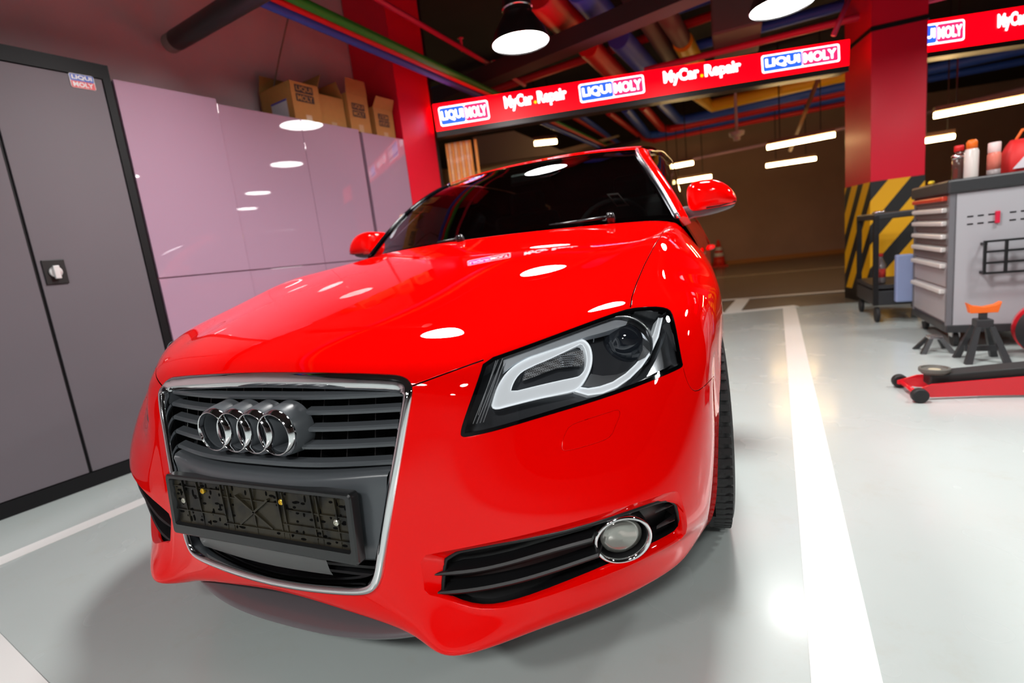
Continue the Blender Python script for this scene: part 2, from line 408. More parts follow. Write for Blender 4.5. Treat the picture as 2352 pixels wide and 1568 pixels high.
        if both:
            nV = len(V_); idx = np.arange(nV); onx = (np.abs(V_[:, 0]) < 1e-9); mp2 = idx.copy(); V2 = V_*[-1, 1, 1]; M2 = M_*[-1, 1, 1]
            new = ~onx; mp2[new] = nV+np.arange(new.sum()); V3 = np.concatenate([V_, V2[new]]); M3 = np.concatenate([M_, M2[new]])
            f3 = faces+[tuple(mp2[i] for i in f[::-1]) for f in faces]
            o = mk(V3, M3, f3)
        else:
            o = mk(V_, M_, faces); o2 = mk(V_*[-1, 1, 1], M_*[-1, 1, 1], [f[::-1] for f in faces])
        return o
    panel(ishood & ~rem & ~isf, 'hood', car, True)
    panel(isf & ~rem, 'fender', car, False, .008)
    panel(~ishood & ~isf & ~isw & ~rem, 'front_bumper', car, True, .02)
    panel(isw & ~rem, 'washer_cover', car, False, .006)
    # dark liner 18 mm behind the skin so the gaps look into darkness
    a, b = np.meshgrid(np.arange(-NU+1, NU-.9, .5), np.arange(0, NV-.9, .5)); q, _ = S(a.ravel(), b.ravel(), .03)
    uu, vv = a.ravel(), b.ravel(); nr, nc = a.shape; fs = []
    hlr, fgr, gpr = HL, FOG, gr_poly
    for i in range(nr-1):
        for j in range(nc-1):
            cu, cv = abs(a[i, j]+.25), b[i, j]+.25
            if inside(hood_poly, np.array([[cu, cv]]))[0] and cv > 7.6: fs.append((i*nc+j, i*nc+j+1, (i+1)*nc+j+1, (i+1)*nc+j))
    mobj('hood_liner', q, fs, DARK, car)
# ================================================================= THE CAR
car = empty('car', (0, 0, 0), 'glossy red hatchback with four chrome rings on its grille parked on the grey floor', 'car')
build_panels()

def patch(out, d, th=0.0, holes=(), step=.12, uv=False, closed_back=False):
    """a piece of the body surface moved in by d, bounded by a pixel outline; th = wall depth.  Returns (verts, faces)"""
    L = [out if uv else [uv_px(*p, d) for p in out]]+[h if uv else [uv_px(*p, d) for p in h] for h in holes]
    vs = []; es = []
    for q in L:
        b = len(vs); vs += [(float(a), float(c)) for a, c in q]; es += [(b+i, b+(i+1) % len(q)) for i in range(len(q))]
    A = np.array(vs); lo, hi = A.min(0), A.max(0)
    gu, gv = np.meshgrid(np.arange(lo[0]+step, hi[0], step), np.arange(lo[1]+step, hi[1], step)); g = np.stack([gu.ravel(), gv.ravel()], 1)
    if len(g):
        g = g[inside(L[0], g)]
        if len(g): g = g[np.array([((A-p)**2).sum(1).min() > (.4*step)**2 for p in g])]
    ov, oe, of, *_ = delaunay_2d_cdt([Vector(p) for p in vs]+[Vector((float(a), float(b))) for a, b in g], es, [], 0, 1e-7)
    UV = np.array([tuple(v) for v in ov]); F_ = np.array([tuple(f) for f in of if len(f) == 3]); cen = UV[F_].mean(1)
    k = inside(L[0], cen)
    for h in L[1:]: k &= ~inside(h, cen)
    F_ = F_[k]; P, N = S(UV[:, 0], UV[:, 1], d)
    fn = np.cross(P[F_[:, 1]]-P[F_[:, 0]], P[F_[:, 2]]-P[F_[:, 0]]); fl = np.einsum('ij,ij->i', fn, N[F_[:, 0]]) < 0; F_[fl] = F_[fl][:, ::-1]
    V_ = [p for p in P]; faces = [tuple(f) for f in F_]
    if th:
        ed = set()
        for f in F_:
            for a, b in ((f[0], f[1]), (f[1], f[2]), (f[2], f[0])): ed.add((a, b))
        for a, b in ed:
            if (b, a) not in ed:
                i = len(V_); V_ += [P[a], P[b], P[b]-N[b]*th, P[a]-N[a]*th]; faces.append((i+1, i, i+3, i+2))
    return V_, faces
def pobj(name, m, parent, *a, smooth=True, **k):
    v, f = patch(*a, **k); o = MB().add(v, f).build(name, m, None, smooth, fix=False); o.parent = parent
    return o
def bpt(x, y, d=0.0):
    u, v = uv_px(x, y, d); return S(u, v, d)[0][0]
def ptube(mb, px, d, r, n=8, closed=False, step=8, squash=None):
    P = [bpt(x, y, d) for x, y in resample(px, step, closed)]
    return mb.tube(P, r, n, closed)
both = []   # right-hand pieces (with children) to be mirrored at the end

# ---- headlight ------------------------------------------------------------------
bez = mat('headlight_bezel_black', (0.055, 0.058, 0.064), 0.2, spec=0.8)
def inset_px(px, k):
    P = [np.array(p, float) for p in px]; n = len(P); A = sum(P[i][0]*P[(i+1) % n][1]-P[(i+1) % n][0]*P[i][1] for i in range(n)); s_ = 1 if A > 0 else -1; out = []
    for i in range(n):
        t1 = P[i]-P[i-1]; t2 = P[(i+1) % n]-P[i]; t1 = t1/np.linalg.norm(t1); t2 = t2/np.linalg.norm(t2); t = t1+t2; t /= np.linalg.norm(t)
        out.append(P[i]+np.array([-t[1], t[0]])*s_*k/max(.5, math.sqrt(max(0, (1+t1@t2)/2))))
    return out
HLs = smooth_poly(HL_PX, True, 1)
HLi = resample(inset_px(HLs, 1.5), 12, True); HLj = resample(inset_px(HLs, 10), 12, True)
hl = pobj('headlight', bez, car, HLi, .055, 0)                       # housing floor
v, f = patch(HLi, .002, .053); nt_ = [q for q in f if len(q) == 4]
MBw = MB().add(v, nt_).build('housing_wall', bez, hl, False, fix=False)
rim_ = pobj('lamp_seal', GLOSSB, hl, HLi, .0012, .004, holes=[HLj])
glass = D.materials.new('clear_lens'); glass.use_nodes = True; nt = glass.node_tree; nt.nodes.clear()
_o = nt.nodes.new('ShaderNodeOutputMaterial'); _t = nt.nodes.new('ShaderNodeBsdfTransparent'); _g = nt.nodes.new('ShaderNodeBsdfGlossy'); _m = nt.nodes.new('ShaderNodeMixShader'); _f = nt.nodes.new('ShaderNodeFresnel')
_f.inputs[0].default_value = 1.5; _g.inputs['Roughness'].default_value = 0.01; _t.inputs[0].default_value = (.96, .97, .98, 1)
nt.links.new(_f.outputs[0], _m.inputs[0]); nt.links.new(_t.outputs[0], _m.inputs[1]); nt.links.new(_g.outputs[0], _m.inputs[2]); nt.links.new(_m.outputs[0], _o.inputs[0])
pobj('lens', glass, hl, resample(inset_px(HLs, 2.5), 12, True), .0004, 0, step=.08)
SILV = mat('reflector_silver', (0.72, 0.75, 0.78), 0.22, 0.9)
WHT = mat('light_guide', (0.95, 0.97, 1.0), 0.3, 0.0, spec=0.6, coat=.6, emit=(.9, .97, 1.0), estr=.22)  # faint own glow added to bring the guide strips up in brightness
zx = lambda pts: [(1000+x*.2976, 660+y*.2976) for x, y in pts]      # points read off the enlarged view
ring_out = zx([(430,950),(455,850),(490,750),(545,665),(620,600),(720,545),(850,500),(980,455),(1080,415),(1140,400),(1185,440),(1208,510),(1205,600),(1170,690),(1115,770),(1070,800),(950,825),(800,855),(600,905)])
ring_in = zx([(580,812),(590,760),(620,700),(665,650),(740,610),(860,560),(980,505),(1080,455),(1130,430),(1160,480),(1172,550),(1160,630),(1120,680),(1090,694),(960,720),(800,757)])
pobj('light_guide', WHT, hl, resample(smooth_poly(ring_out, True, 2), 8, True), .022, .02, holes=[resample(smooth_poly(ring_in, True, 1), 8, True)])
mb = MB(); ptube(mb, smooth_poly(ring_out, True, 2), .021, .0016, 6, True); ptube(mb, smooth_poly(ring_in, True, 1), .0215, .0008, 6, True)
mb.build('guide_edge', mat('guide_edge_white', (.9, .92, .95), .2, spec=.8, emit=(.9, .97, 1.0), estr=.55), hl, True)  # edge lines glow slightly too, in place of a bright rim highlight
arc_o = [(1075,800),(1180,830),(1290,815),(1400,770),(1500,700),(1590,610),(1665,500),(1720,380),(1752,235)]; arc_i = [(1722,235),(1685,360),(1630,480),(1555,585),(1470,665),(1370,730),(1270,765),(1180,780),(1100,768)]
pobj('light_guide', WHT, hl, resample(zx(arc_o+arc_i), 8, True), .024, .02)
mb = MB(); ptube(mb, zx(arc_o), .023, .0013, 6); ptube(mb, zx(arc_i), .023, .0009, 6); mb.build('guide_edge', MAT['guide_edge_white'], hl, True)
pobj('reflector', SILV, hl, resample(zx([(1120,760),(1200,665),(1290,682),(1400,672),(1490,640),(1560,575),(1600,545),(1540,610),(1440,690),(1340,740),(1220,768)]), 8, True), .034, .012)
pobj('reflector', SILV, hl, resample(zx([(1790,235),(1830,250),(1855,380),(1885,560),(1780,620),(1630,690),(1700,560),(1755,430),(1785,320)]), 8, True), .03, .01)
pobj('bezel_and_reflection', SILV, hl, resample(zx([(1505,215),(1570,240),(1630,310),(1668,400),(1665,480),(1620,540),(1560,570),(1600,480),(1600,400),(1570,330),(1510,290),(1480,270)]), 8, True), .02, .015)
pobj('bezel_and_reflection', mat('lens_reflection_grey', (.75, .79, .84), .3, .2), hl, resample(zx([(520,515),(700,440),(900,370),(1100,300),(1300,235),(1480,180),(1510,210),(1470,290),(1300,345),(1150,385),(1000,440),(850,490),(700,540),(600,595),(530,650)]), 8, True), .014, .02)  # pale grey plate stands in for the reflection along the lens top
ind = mat('ribbed_indicator', (0.35, 0.36, 0.37), 0.2, 0.3)
_nt = ind.node_tree; _w = _nt.nodes.new('ShaderNodeTexChecker'); _w.inputs['Scale'].default_value = 300; _c = _nt.nodes.new('ShaderNodeTexCoord'); _b = _nt.nodes.new('ShaderNodeBump'); _b.inputs['Strength'].default_value = 1; _b.inputs['Distance'].default_value = .004
_nt.links.new(_c.outputs['Object'], _w.inputs['Vector']); _nt.links.new(_w.outputs['Fac'], _b.inputs['Height']); _nt.links.new(_b.outputs['Normal'], _nt.nodes['Principled BSDF'].inputs['Normal'])
_w.inputs['Color1'].default_value = (.5, .51, .52, 1); _w.inputs['Color2'].default_value = (.16, .15, .15, 1); _nt.links.new(_w.outputs['Color'], _nt.nodes['Principled BSDF'].inputs['Base Color'])
pobj('indicator', ind, hl, resample(zx([(678,718),(695,650),(725,590),(800,552),(940,520),(1090,488),(1138,485),(1148,560),(1140,600),(1040,606),(940,622),(860,650),(760,690)]), 8, True), .034, .01)
mb = MB()
for k in range(6): a = zx([(950+k*4, 530+k*16), (1085-k*6, 518+k*17)]); ptube(mb, a, .030, .0010, 6)
mb.build('indicator_rib', SATIN, hl, True)
pc, pn = S(*uv_px(1431, 790, .045), .045); pc = pc[0]; nv = np.array([.10, -1, .05]); nv /= np.linalg.norm(nv)
Rp = .043
MB().lathe(pc, nv, [(Rp*1.38, -.02), (Rp*1.40, .012), (Rp*1.34, .014), (Rp*1.22, .0), (Rp*1.02, -.006)], 40, caps=(0, 0)).build('projector_ring', mat('projector_ring', (.16, .17, .18), .18, .8), hl, True, auto=.6)
MB().tube([pc+nv*.013+(np.cross(nv, [0, 0, 1])*math.cos(t)+np.array([0, 0, 1.])*math.sin(t))*Rp*1.39 for t in np.linspace(0, 2*math.pi, 41)[:-1]], .0011, 6, True).build('projector_trim', SATIN, hl, True)
prof = [(Rp*math.sin(a), Rp*.62*math.cos(a)-.004) for a in np.linspace(math.pi/2, 0.001, 10)]; prof[-1] = (0, prof[-1][1])
MB().lathe(pc, nv, [(Rp*1.02, -.01)]+prof, 40).build('projector', mat('projector_glass', (.02, .025, .035), .03, spec=1.0, coat=1), hl, True)
mb = MB()
for k, (a, b) in enumerate([((505,505),(290,1052)),((522,540),(318,1050)),((512,570),(345,1045)),((535,565),(370,1040)),((470,560),(330,985))]): ptube(mb, zx([a, b]), .004, .0006, 5)
mb.build('lens_line', mat('etched_line', (.5, .52, .54), .4), hl)
both.append(hl)

# ---- fog light and side intake ----------------------------------------------------
INS = smooth_poly([(1027,1271),(1130,1252),(1230,1234),(1322,1214),(1430,1180),(1543,1139),(1555,1170),(1563,1209),(1556,1226),(1478,1268),(1400,1305),(1342,1330),(1240,1368),(1172,1387),(1118,1395),(1070,1387),(1016,1364),(1020,1320)], True, 1)
def arclen(P, n, start):
    P = [np.array(p, float) for p in P]; i0 = int(np.argmin([np.linalg.norm(p-np.array(start)) for p in P])); P = P[i0:]+P[:i0]; P.append(P[0])
    L = np.concatenate([[0], np.cumsum([np.linalg.norm(P[i+1]-P[i]) for i in range(len(P)-1)])]); t = np.linspace(0, L[-1], n+1)[:-1]; A = np.array(P)
    return np.stack([np.interp(t, L, A[:, k]) for k in range(2)], 1)
fo = np.array(FOG); n_ = 72; l0 = arclen(FOG, n_, uv_px(963, 1277)); 
dep = lambda x: .045-.028*min(1, max(0, (x-1000)/500))
insp = arclen(INS, n_, (1027, 1271)); l1 = [uv_px(p[0], p[1], round(.020+.012*(k % 1), 3)) for k, p in enumerate(insp)]
mb = MB(); L0 = [S(a, b, .0006)[0][0] for a, b in l0]; L1 = [S(a, b, .020)[0][0] for a, b in l1]; Lm = [(p*.8+q*.2) for p, q in zip(L0, L1)]
mb.strip([L0, Lm, L1]); intake = mb.build('intake_recess', RED, car, True, fix=True)
fg = pobj('fog_grille', BLACKP, car, [tuple(p) for p in insp], .056, 0)
L2 = [S(a, b, .058)[0][0] for a, b in l1]
mb = MB(); mb.strip([L1, L2]); mb.build('grille_surround', BLACKP, fg)
mb = MB(); P_ = [q*.94+r_*.06 for q, r_ in zip(L1, [sum(L1)/len(L1)]*len(L1))]; mb.tube(L1, .0045, 6, True); mb.build('grille_edge', BLACKP, fg, True)
def blade(px, d, th, name='slat', parent=fg, m=BLACKP, chord=.035):
    P = [bpt(x, y, d) for x, y in resample(smooth_poly(px, False, 2), 20)]; mb = MB(); n = len(P); rows = []
    for _ in range(3): P = [P[0]]+[(P[i-1]+2*P[i]+P[i+1])/4 for i in range(1, n-1)]+[P[-1]]
    for i, p in enumerate(P):
        k = min(1, i/3+.15); rows.append([p+[0, 0, -th*k], p+[0, -.003*k, 0], p+[0, .0, th*k], p+[0, chord*k, th*k*.6+.004], p+[0, chord*k, -th*k*.2]])
    mb.strip(rows); mb.f += [(0, 1, 2, 3, 4), tuple(5*(n-1)+i for i in (4, 3, 2, 1, 0))]; mb.m += [0, 0]
    return mb.build(name, m, parent, True, auto=.7)
blade([(980,1321),(1040,1317),(1100,1311),(1180,1292),(1260,1267),(1360,1240)], .012, .0045)
blade([(973,1364),(1040,1361),(1100,1354),(1180,1338),(1260,1315),(1375,1275)], .012, .0045)
blade([(1505,1178),(1545,1158)], .022, .003, chord=.02); blade([(1508,1214),(1550,1192)], .022, .003, chord=.02)
fc = bpt(1431, 1240, .024); fnv = np.array([.55, -1, -.26]); fnv /= np.linalg.norm(fnv); Rf = .0512
MB().lathe(fc, fnv, [(Rf*1.0, -.05), (Rf*1.10, -.012), (Rf*1.06, -.002), (Rf*.93, -.004), (Rf*.84, -.03)], 48, caps=(0, 0)).build('fog_bezel', BLACKP, fg, True, auto=.6)
MB().lathe(fc, fnv, [(Rf*1.09, -.006), (Rf*1.09, .001), (Rf*1.045, .004), (Rf*.97, .003), (Rf*.94, -.004)], 64, caps=(0, 0)).build('chrome_ring', CHROME, fg, True)
MB().lathe(fc, fnv, [(Rf*.80, -.02), (Rf*.77, -.010), (Rf*.5, -.004), (0, -.002)], 40).build('fog_lens', mat('fog_lens', (.34, .34, .31), .10, .5, coat=1), fg, True)
both += [intake, fg]

# ---- chrome frame -------------------------------------------------------------------
def gpt(X, Z, d=0.0):
    s_ = -1 if X < 0 else 1; u, v = uv_xz(abs(X), Z); p = S(u, v)[0][0]; return np.array([X, p[1]+d, Z])
_gc = {}
def yg(X, Z):   # depth of the nose at (X, Z), cached on a grid
    k = (round(abs(X), 3), round(Z, 3))
    if k not in _gc: _gc[k] = gpt(k[0], k[1])[1]
    return _gc[k]
def frame_loop(off, d, top=1.0):
    H0 = grille_half(0); out = []
    H = []
    for i, p in enumerate(H0):
        t = H0[min(i+1, len(H0)-1)]-H0[max(i-1, 0)]; t /= np.linalg.norm(t); nn = np.array([-t[1], t[0]])   # points outwards?
        if nn@(p-np.array([0, .48])) < 0: nn = -nn
        w_ = off*(1+(.9*top if nn[1] > .6 else (.9*top*max(0, nn[1])/.6 if nn[1] > 0 else 0)))
        q = p-nn*w_
        if i in (0, len(H0)-1): q[0] = 0
        H.append((q, p))
    R_ = [np.array([q[0], yg(p[0], p[1])+d, q[1]]) for q, p in H]
    return R_+[r*[-1, 1, 1] for r in R_[-2:0:-1]]
mb = MB(); mb.strip([frame_loop(-.0005, .02), frame_loop(.001, -.001), frame_loop(.004, -.008), frame_loop(.010, -.010), frame_loop(.0165, -.008), frame_loop(.0185, -.002), frame_loop(.021, .016), frame_loop(.024, .05)])
chrome_frame = mb.build('grille_frame', CHROME, car, True, auto=1.2)

# ---- grille -----------------------------------------------------------------------------
def half_w(z, m_=.022):
    H0 = np.array(grille_half(0)); 
    k = H0[:, 1]; i = [j for j in range(len(H0)-1) if (k[j]-z)*(k[j+1]-z) <= 0 and H0[j, 0] > .2]
    j = i[0] if i else len(H0)//2; t = (z-k[j])/(k[j+1]-k[j]+1e-9); return H0[j, 0]+(H0[j+1, 0]-H0[j, 0])*t-m_
back = MB(); rowsb = []
for z in np.linspace(.285, .69, 6): w_ = half_w(z, .012); rowsb.append([np.array([x, yg(x, z)+.085, z]) for x in np.linspace(-w_, w_, 15)])
back.grid(rowsb); grille = back.build('grille', DARK, car, False)
def slat(z, x0, x1, d=.016, h=.0043, ch=.022):
    X = np.linspace(x0, x1, max(3, int((x1-x0)/.03))); mb = MB(); rows = []
    for x in X:
        y = yg(x, z)+d; rows.append([(x, y+.001, z-h), (x, y, z+h*.2), (x, y+.004, z+h), (x, y+ch, z+h+.003), (x, y+ch, z+h-.001), (x, y+.006, z-h*.6)])
    mb.strip(rows); n = len(X); mb.f += [tuple(range(5, -1, -1)), tuple(6*(n-1)+i for i in range(6))]; mb.m += [0, 0]
    return mb.build('slat', GRAPH, grille, True, auto=.5)
for z, gap in ((.660, 0), (.632, .128), (.601, .14), (.568, .128), (.534, 0)):
    w_ = half_w(z, .024)
    if gap: slat(z, -w_, -gap); slat(z, gap, w_)
    else: slat(z, -w_, w_)
for x in np.arange(-.325, .33, .0591):
    mb = MB(); zt, zb_ = .690, .50; y0 = yg(x, zt)+.04; y1 = yg(x, zb_)+.04
    if abs(x) > half_w(.6, .03): continue
    mb.add([(x-.0012, y0, zt), (x+.0012, y0, zt), (x+.0012, y1, zb_), (x-.0012, y1, zb_), (x-.0012, y0+.03, zt), (x+.0012, y0+.03, zt), (x+.0012, y1+.03, zb_), (x-.0012, y1+.03, zb_)], [(0, 1, 2, 3), (4, 7, 6, 5), (0, 4, 5, 1), (3, 2, 6, 7), (0, 3, 7, 4), (1, 5, 6, 2)])
    mb.build('divider', BLACKP, grille)
for s_ in (-1, 1):    # inner side walls beside the slats
    mb = MB(); rows = [[np.array([s_*half_w(z, .020+k*.0045), yg(half_w(z, .022), z)+.012+k*.06, z]) for k in (0, 1)] for z in np.linspace(.31, .685, 8)]
    mb.grid(rows); mb.build('side_wall', GRAPH, grille)
# number plate panel
def prow(z, d, m_=.022, cz=0):
    w_ = half_w(z, m_); return [np.array([x, yg(x, z)+d, z+cz*(abs(x)/.3)**2]) for x in np.linspace(-w_, w_, 21)]
mb = MB(); mb.grid([prow(.518, .055, .026, .006), prow(.517, .020, .024, .006), prow(.513, .008, .023, .006), prow(.505, .004, .023, .006), prow(.485, .008, .023, .002), prow(.40, .006), prow(.352, .006, .025), prow(.347, .010, .026), prow(.345, .05, .03)])
mb.build('plate_panel', GRAPH, grille, True, auto=.9)
for z in (.335, .316, .298):
    w_ = half_w(z, .03); X = np.linspace(-w_, w_, 12); mb = MB(); mb.strip([[(x, yg(x, z)+.03, z-.003), (x, yg(x, z)+.03, z+.003), (x, yg(x, z)+.055, z+.008), (x, yg(x, z)+.055, z+.004)] for x in X]); mb.build('lower_slat', BLACKP, grille)
mb = MB(); rows = [[np.array([x, yg(x, z)+dd, z+ (-.004*(x+.24)/.4)]) for x in np.linspace(-.235, .165, 9)] for z, dd in ((.362, .004), (.345, .004), (.322, .006), (.309, .010))]
mb.grid(rows); mb.build('lower_flap', mat('flap_grey', (.10, .105, .105), .35), grille, True)

# ---- four ring emblem ----------------------------------------------------------------------
emb = None; ZE = .603; YE = -.019
def ring_prof(): return [(.0392, .010), (.0405, .001), (.0413, -.0008), (.0422, -.0002), (.0475, .0075), (.0485, .011), (.0478, .016)]
for k, x in enumerate((-.0894, -.0298, .0298, .0894)):
    mb = MB(); prof = ring_prof(); c = np.array([x, YE, ZE]); n = 56
    vs = []; fs = []
    for r_, h in prof:
        for j in range(n): a = 2*math.pi*j/n; vs.append(c+[r_*math.cos(a), h, r_*math.sin(a)])
    for i in range(len(prof)-1):
        for j in range(n): l = (j+1) % n; fs.append((i*n+j, i*n+l, (i+1)*n+l, (i+1)*n+j))
    mb.add(vs, fs); o = mb.build('emblem' if k == 0 else 'chrome_ring', CHROME, car if k == 0 else emb, True)
    if k == 0: emb = o
    # anthracite socket behind each ring
    mb = MB(); vs = []; fs = []; pr = [(.0385, .055), (.0390, .014), (.0478, .0125), (.0500, .018), (.0545, .055)]
    for r_, h in pr:
        for j in range(n): a = 2*math.pi*j/n; vs.append(c+[r_*math.cos(a), h, r_*math.sin(a)])
    for i in range(len(pr)-1):
        for j in range(n): l = (j+1) % n; fs.append((i*n+j, i*n+l, (i+1)*n+l, (i+1)*n+j))
    mb.add(vs, fs).build('ring_socket', GRAPH, emb, True, auto=.6)

# ---- number plate holder ---------------------------------------------------------------------
pt = np.array([0, -.030, .499]); pb = np.array([0, -.040, .360]); ez = (pt-pb)/np.linalg.norm(pt-pb); ex = np.array([1., 0, 0]); ey = np.cross(ez, ex)*1.0   # ey points backwards
ey = ey if ey[1] > 0 else -ey
HW, HH = .268, .1395; PO = (pt+pb)/2
def PP(x, z, d=0): return PO+ex*x+ez*z+ey*d
def rrect(w, h, r, x0=0, z0=0, n=5):
    out = []
    for cx_, cz_, a0 in ((w/2-r, h/2-r, 0), (-w/2+r, h/2-r, 90), (-w/2+r, -h/2+r, 180), (w/2-r, -h/2+r, 270)):
        for k in range(n+1): a = math.radians(a0+90*k/n); out.append((x0+cx_+r*math.cos(a), z0+cz_+r*math.sin(a)))
    return out
mb = MB(); o1 = rrect(2*HW, HH, .008); o0 = rrect(2*HW-.006, HH-.006, .007); i0 = rrect(.510, .108, .006, 0, .007); i1 = rrect(.504, .103, .005, 0, .007)
mb.strip([[PP(x, z, .022) for x, z in o1], [PP(x, z, .003) for x, z in o1], [PP(x, z, 0) for x, z in o0], [PP(x, z, 0) for x, z in i0], [PP(x, z, .010) for x, z in i1]])
holder = mb.build('plate_holder', mat('holder_black', (.016, .017, .018), .28, coat=.3), car, True, auto=.5)
mb = MB(); mb.prism([PP(x, z, .0095) for x, z in i1], ey*.003)
rng = random.Random(5); mb.cur = 0
DIRT = mat('holder_backing', (.011, .0105, .0095), .28, noise=(22, (.034, .029, .018), .42, .62), spec=.3)
for x in (-.215, -.167, -.09, -.07, .0, .075, .09, .165, .18, .225): mb.box(PP(x, .007, .008), (.0022, .005, .102))
for z, x0, x1 in ((.043, -.25, -.09), (.031, -.09, .08), (-.012, -.25, -.09), (-.028, -.09, .25), (.02, .10, .25), (-.010, .08, .25)): mb.box(PP((x0+x1)/2, z, .008), (x1-x0, .004, .0018))
for a in (34, -34): 
    R_ = np.array(Matrix.Rotation(math.radians(a), 3, 'Y')); mb.box(PP(0, .006, .0075), (.115, .006, .004), R_)
mb.cur = 1
for k in range(150):
    x = rng.uniform(-.245, .245); z = rng.uniform(-.038, .052)
    if abs(x) < .062 and abs(z-.006) < .036: continue
    hz = rng.random() < .55; l = rng.uniform(.006, .016)
    mb.prism([PP(x+a*math.cos(t)*1.0, z+b*math.sin(t), .0092) for t in np.linspace(0, 2*math.pi, 9)[:-1] for a, b in [((l/2, .0026) if hz else (.0026, l/2))]], ey*(-.0004))
mb.build('backing_plate', None, holder, mats=[DIRT, mat('slot_black', (.001, .001, .001), .8, spec=.1)], fix=True)
for x, z, m_ in ((-.152, .038, 'y'), (.083, .036, 'y'), (-.222, .010, 's'), (.222, .009, 's')):
    mm = mat('yellow_zinc_screw', (.75, .50, .05), .25, .7) if m_ == 'y' else mat('silver_screw', (.6, .6, .52), .3, .8)
    q = MB(); c = PP(x, z, .0045); q.lathe(c, -ey, [(.0062, -.004), (.0062, 0), (.0045, .0012), (.0030, .0012), (.0028, -.0006), (0, -.0006)], 16)
    o = q.build('screw', mm, holder, True, auto=.6); o['label'] = 'yellow plated screw' if m_ == 'y' else 'dull silver screw'

# ---- splitter under the bumper ------------------------------------------------------------------
mb = MB(); rows = []
for x in np.linspace(-.385, .385, 41):
    s_ = 1-(abs(x)/.385)**2.6; yb = .02-.055*s_+.03; zb2 = .200-.046*s_**.6
    rows.append([(x, yb+.06, zb2+.021), (x, yb+.004, zb2+.010), (x, yb-.002, zb2+.007), (x, yb-.004, zb2+.001), (x, yb, zb2-.004), (x, .16, zb2-.006), (x, .16, zb2+.02)])
mb.strip(rows); splitter = mb.build('splitter', SPLIT, car, True, auto=.9)
mb = MB(); mb.grid([[(x, .065+.04*(abs(x)/.385)**2, z) for z in (.165, .245)] for x in np.linspace(-.40, .40, 21)]); mb.build('lip_gap', DARK, splitter)  # black sheet put in so the gap above the splitter reads as shade
MB().box((-.20, .12, .13), (.10, .06, .09)).build('air_deflector', BLACKP, car, bevel=.01)
# underbody (dark floor pan that closes the car from below)
MB().box((0, 2.15, .26), (1.25, 3.7, .08)).build('underbody', DARK, car)

# ---- windscreen, roof, glasshouse -------------------------------------------------------------------
PIL = [(.735,1.375,.955),(.675,1.475,1.065),(.605,1.60,1.175),(.545,1.755,1.262),(.515,1.90,1.312)]
CEN = [(1.15,.979),(1.30,1.075),(1.46,1.168),(1.64,1.258),(1.815,1.330)]
def interp_list(L, t):
    L = np.array(L, float); k = t*(len(L)-1); i = min(int(k), len(L)-2); 
    def cr(a, b, c, d, x): return .5*((2*b)+(-a+c)*x+(2*a-5*b+4*c-d)*x*x+(-a+3*b-3*c+d)*x**3)
    a = L[i-1] if i > 0 else 2*L[i]-L[i+1]; d = L[i+2] if i+2 < len(L) else 2*L[i+1]-L[i]
    return cr(a, L[i], L[i+1], d, k-i)
def ws(t, s_, d=0.0):
    p = interp_list(PIL, t); c = interp_list(CEN, t); q = 1-abs(s_)**2.2
    return np.array([s_*p[0], p[1]+(c[0]-p[1])*q+d*.85, p[2]+(c[1]-p[2])*q-d*.5])
TINT = D.materials.new('windscreen_glass'); TINT.use_nodes = True; nt = TINT.node_tree; nt.nodes.clear()
_o = nt.nodes.new('ShaderNodeOutputMaterial'); _t = nt.nodes.new('ShaderNodeBsdfTransparent'); _g = nt.nodes.new('ShaderNodeBsdfGlossy'); _m = nt.nodes.new('ShaderNodeMixShader'); _f = nt.nodes.new('ShaderNodeFresnel')
_f.inputs[0].default_value = 1.9; _g.inputs['Roughness'].default_value = 0.0; _t.inputs[0].default_value = (.38, .43, .41, 1); _g.inputs[0].default_value = (.9, .9, .95, 1)
nt.links.new(_f.outputs[0], _m.inputs[0]); nt.links.new(_t.outputs[0], _m.inputs[1]); nt.links.new(_g.outputs[0], _m.inputs[2]); nt.links.new(_m.outputs[0], _o.inputs[0])
mb = MB(); mb.grid([[ws(t, s_) for s_ in np.linspace(-1, 1, 41)] for t in np.linspace(0, 1, 25)]); wsc = mb.build('windscreen', TINT, car, True)
mb = MB()     # black printed border
for a0, a1, b0, b1 in ((0, .045, -1, 1), (.965, 1, -1, 1)): mb.grid([[ws(t, s_, .002) for s_ in np.linspace(b0, b1, 41)] for t in np.linspace(a0, a1, 3)])
for s0, s1 in ((-1, -.965), (.965, 1)): mb.grid([[ws(t, s_, .002) for s_ in np.linspace(s0, s1, 3)] for t in np.linspace(0, 1, 25)])
mb.build('glass_border', GLOSSB, wsc)
mb = MB(); r0 = .012
q0 = [ws(.55+.0, .74), ws(.55, .815), ws(.38, .86), ws(.38, .785)]
q0 = [ws(.30, .70, .003), ws(.30, .765, .003), ws(.155, .80, .003), ws(.155, .735, .003)]
c0 = sum(q0)/4; q1 = [c0+(q-c0)*.74 for q in q0]; mb.strip([q0, q1]); mb.build('sticker', mat('sticker_border', (.45, .36, .36), .6), wsc)
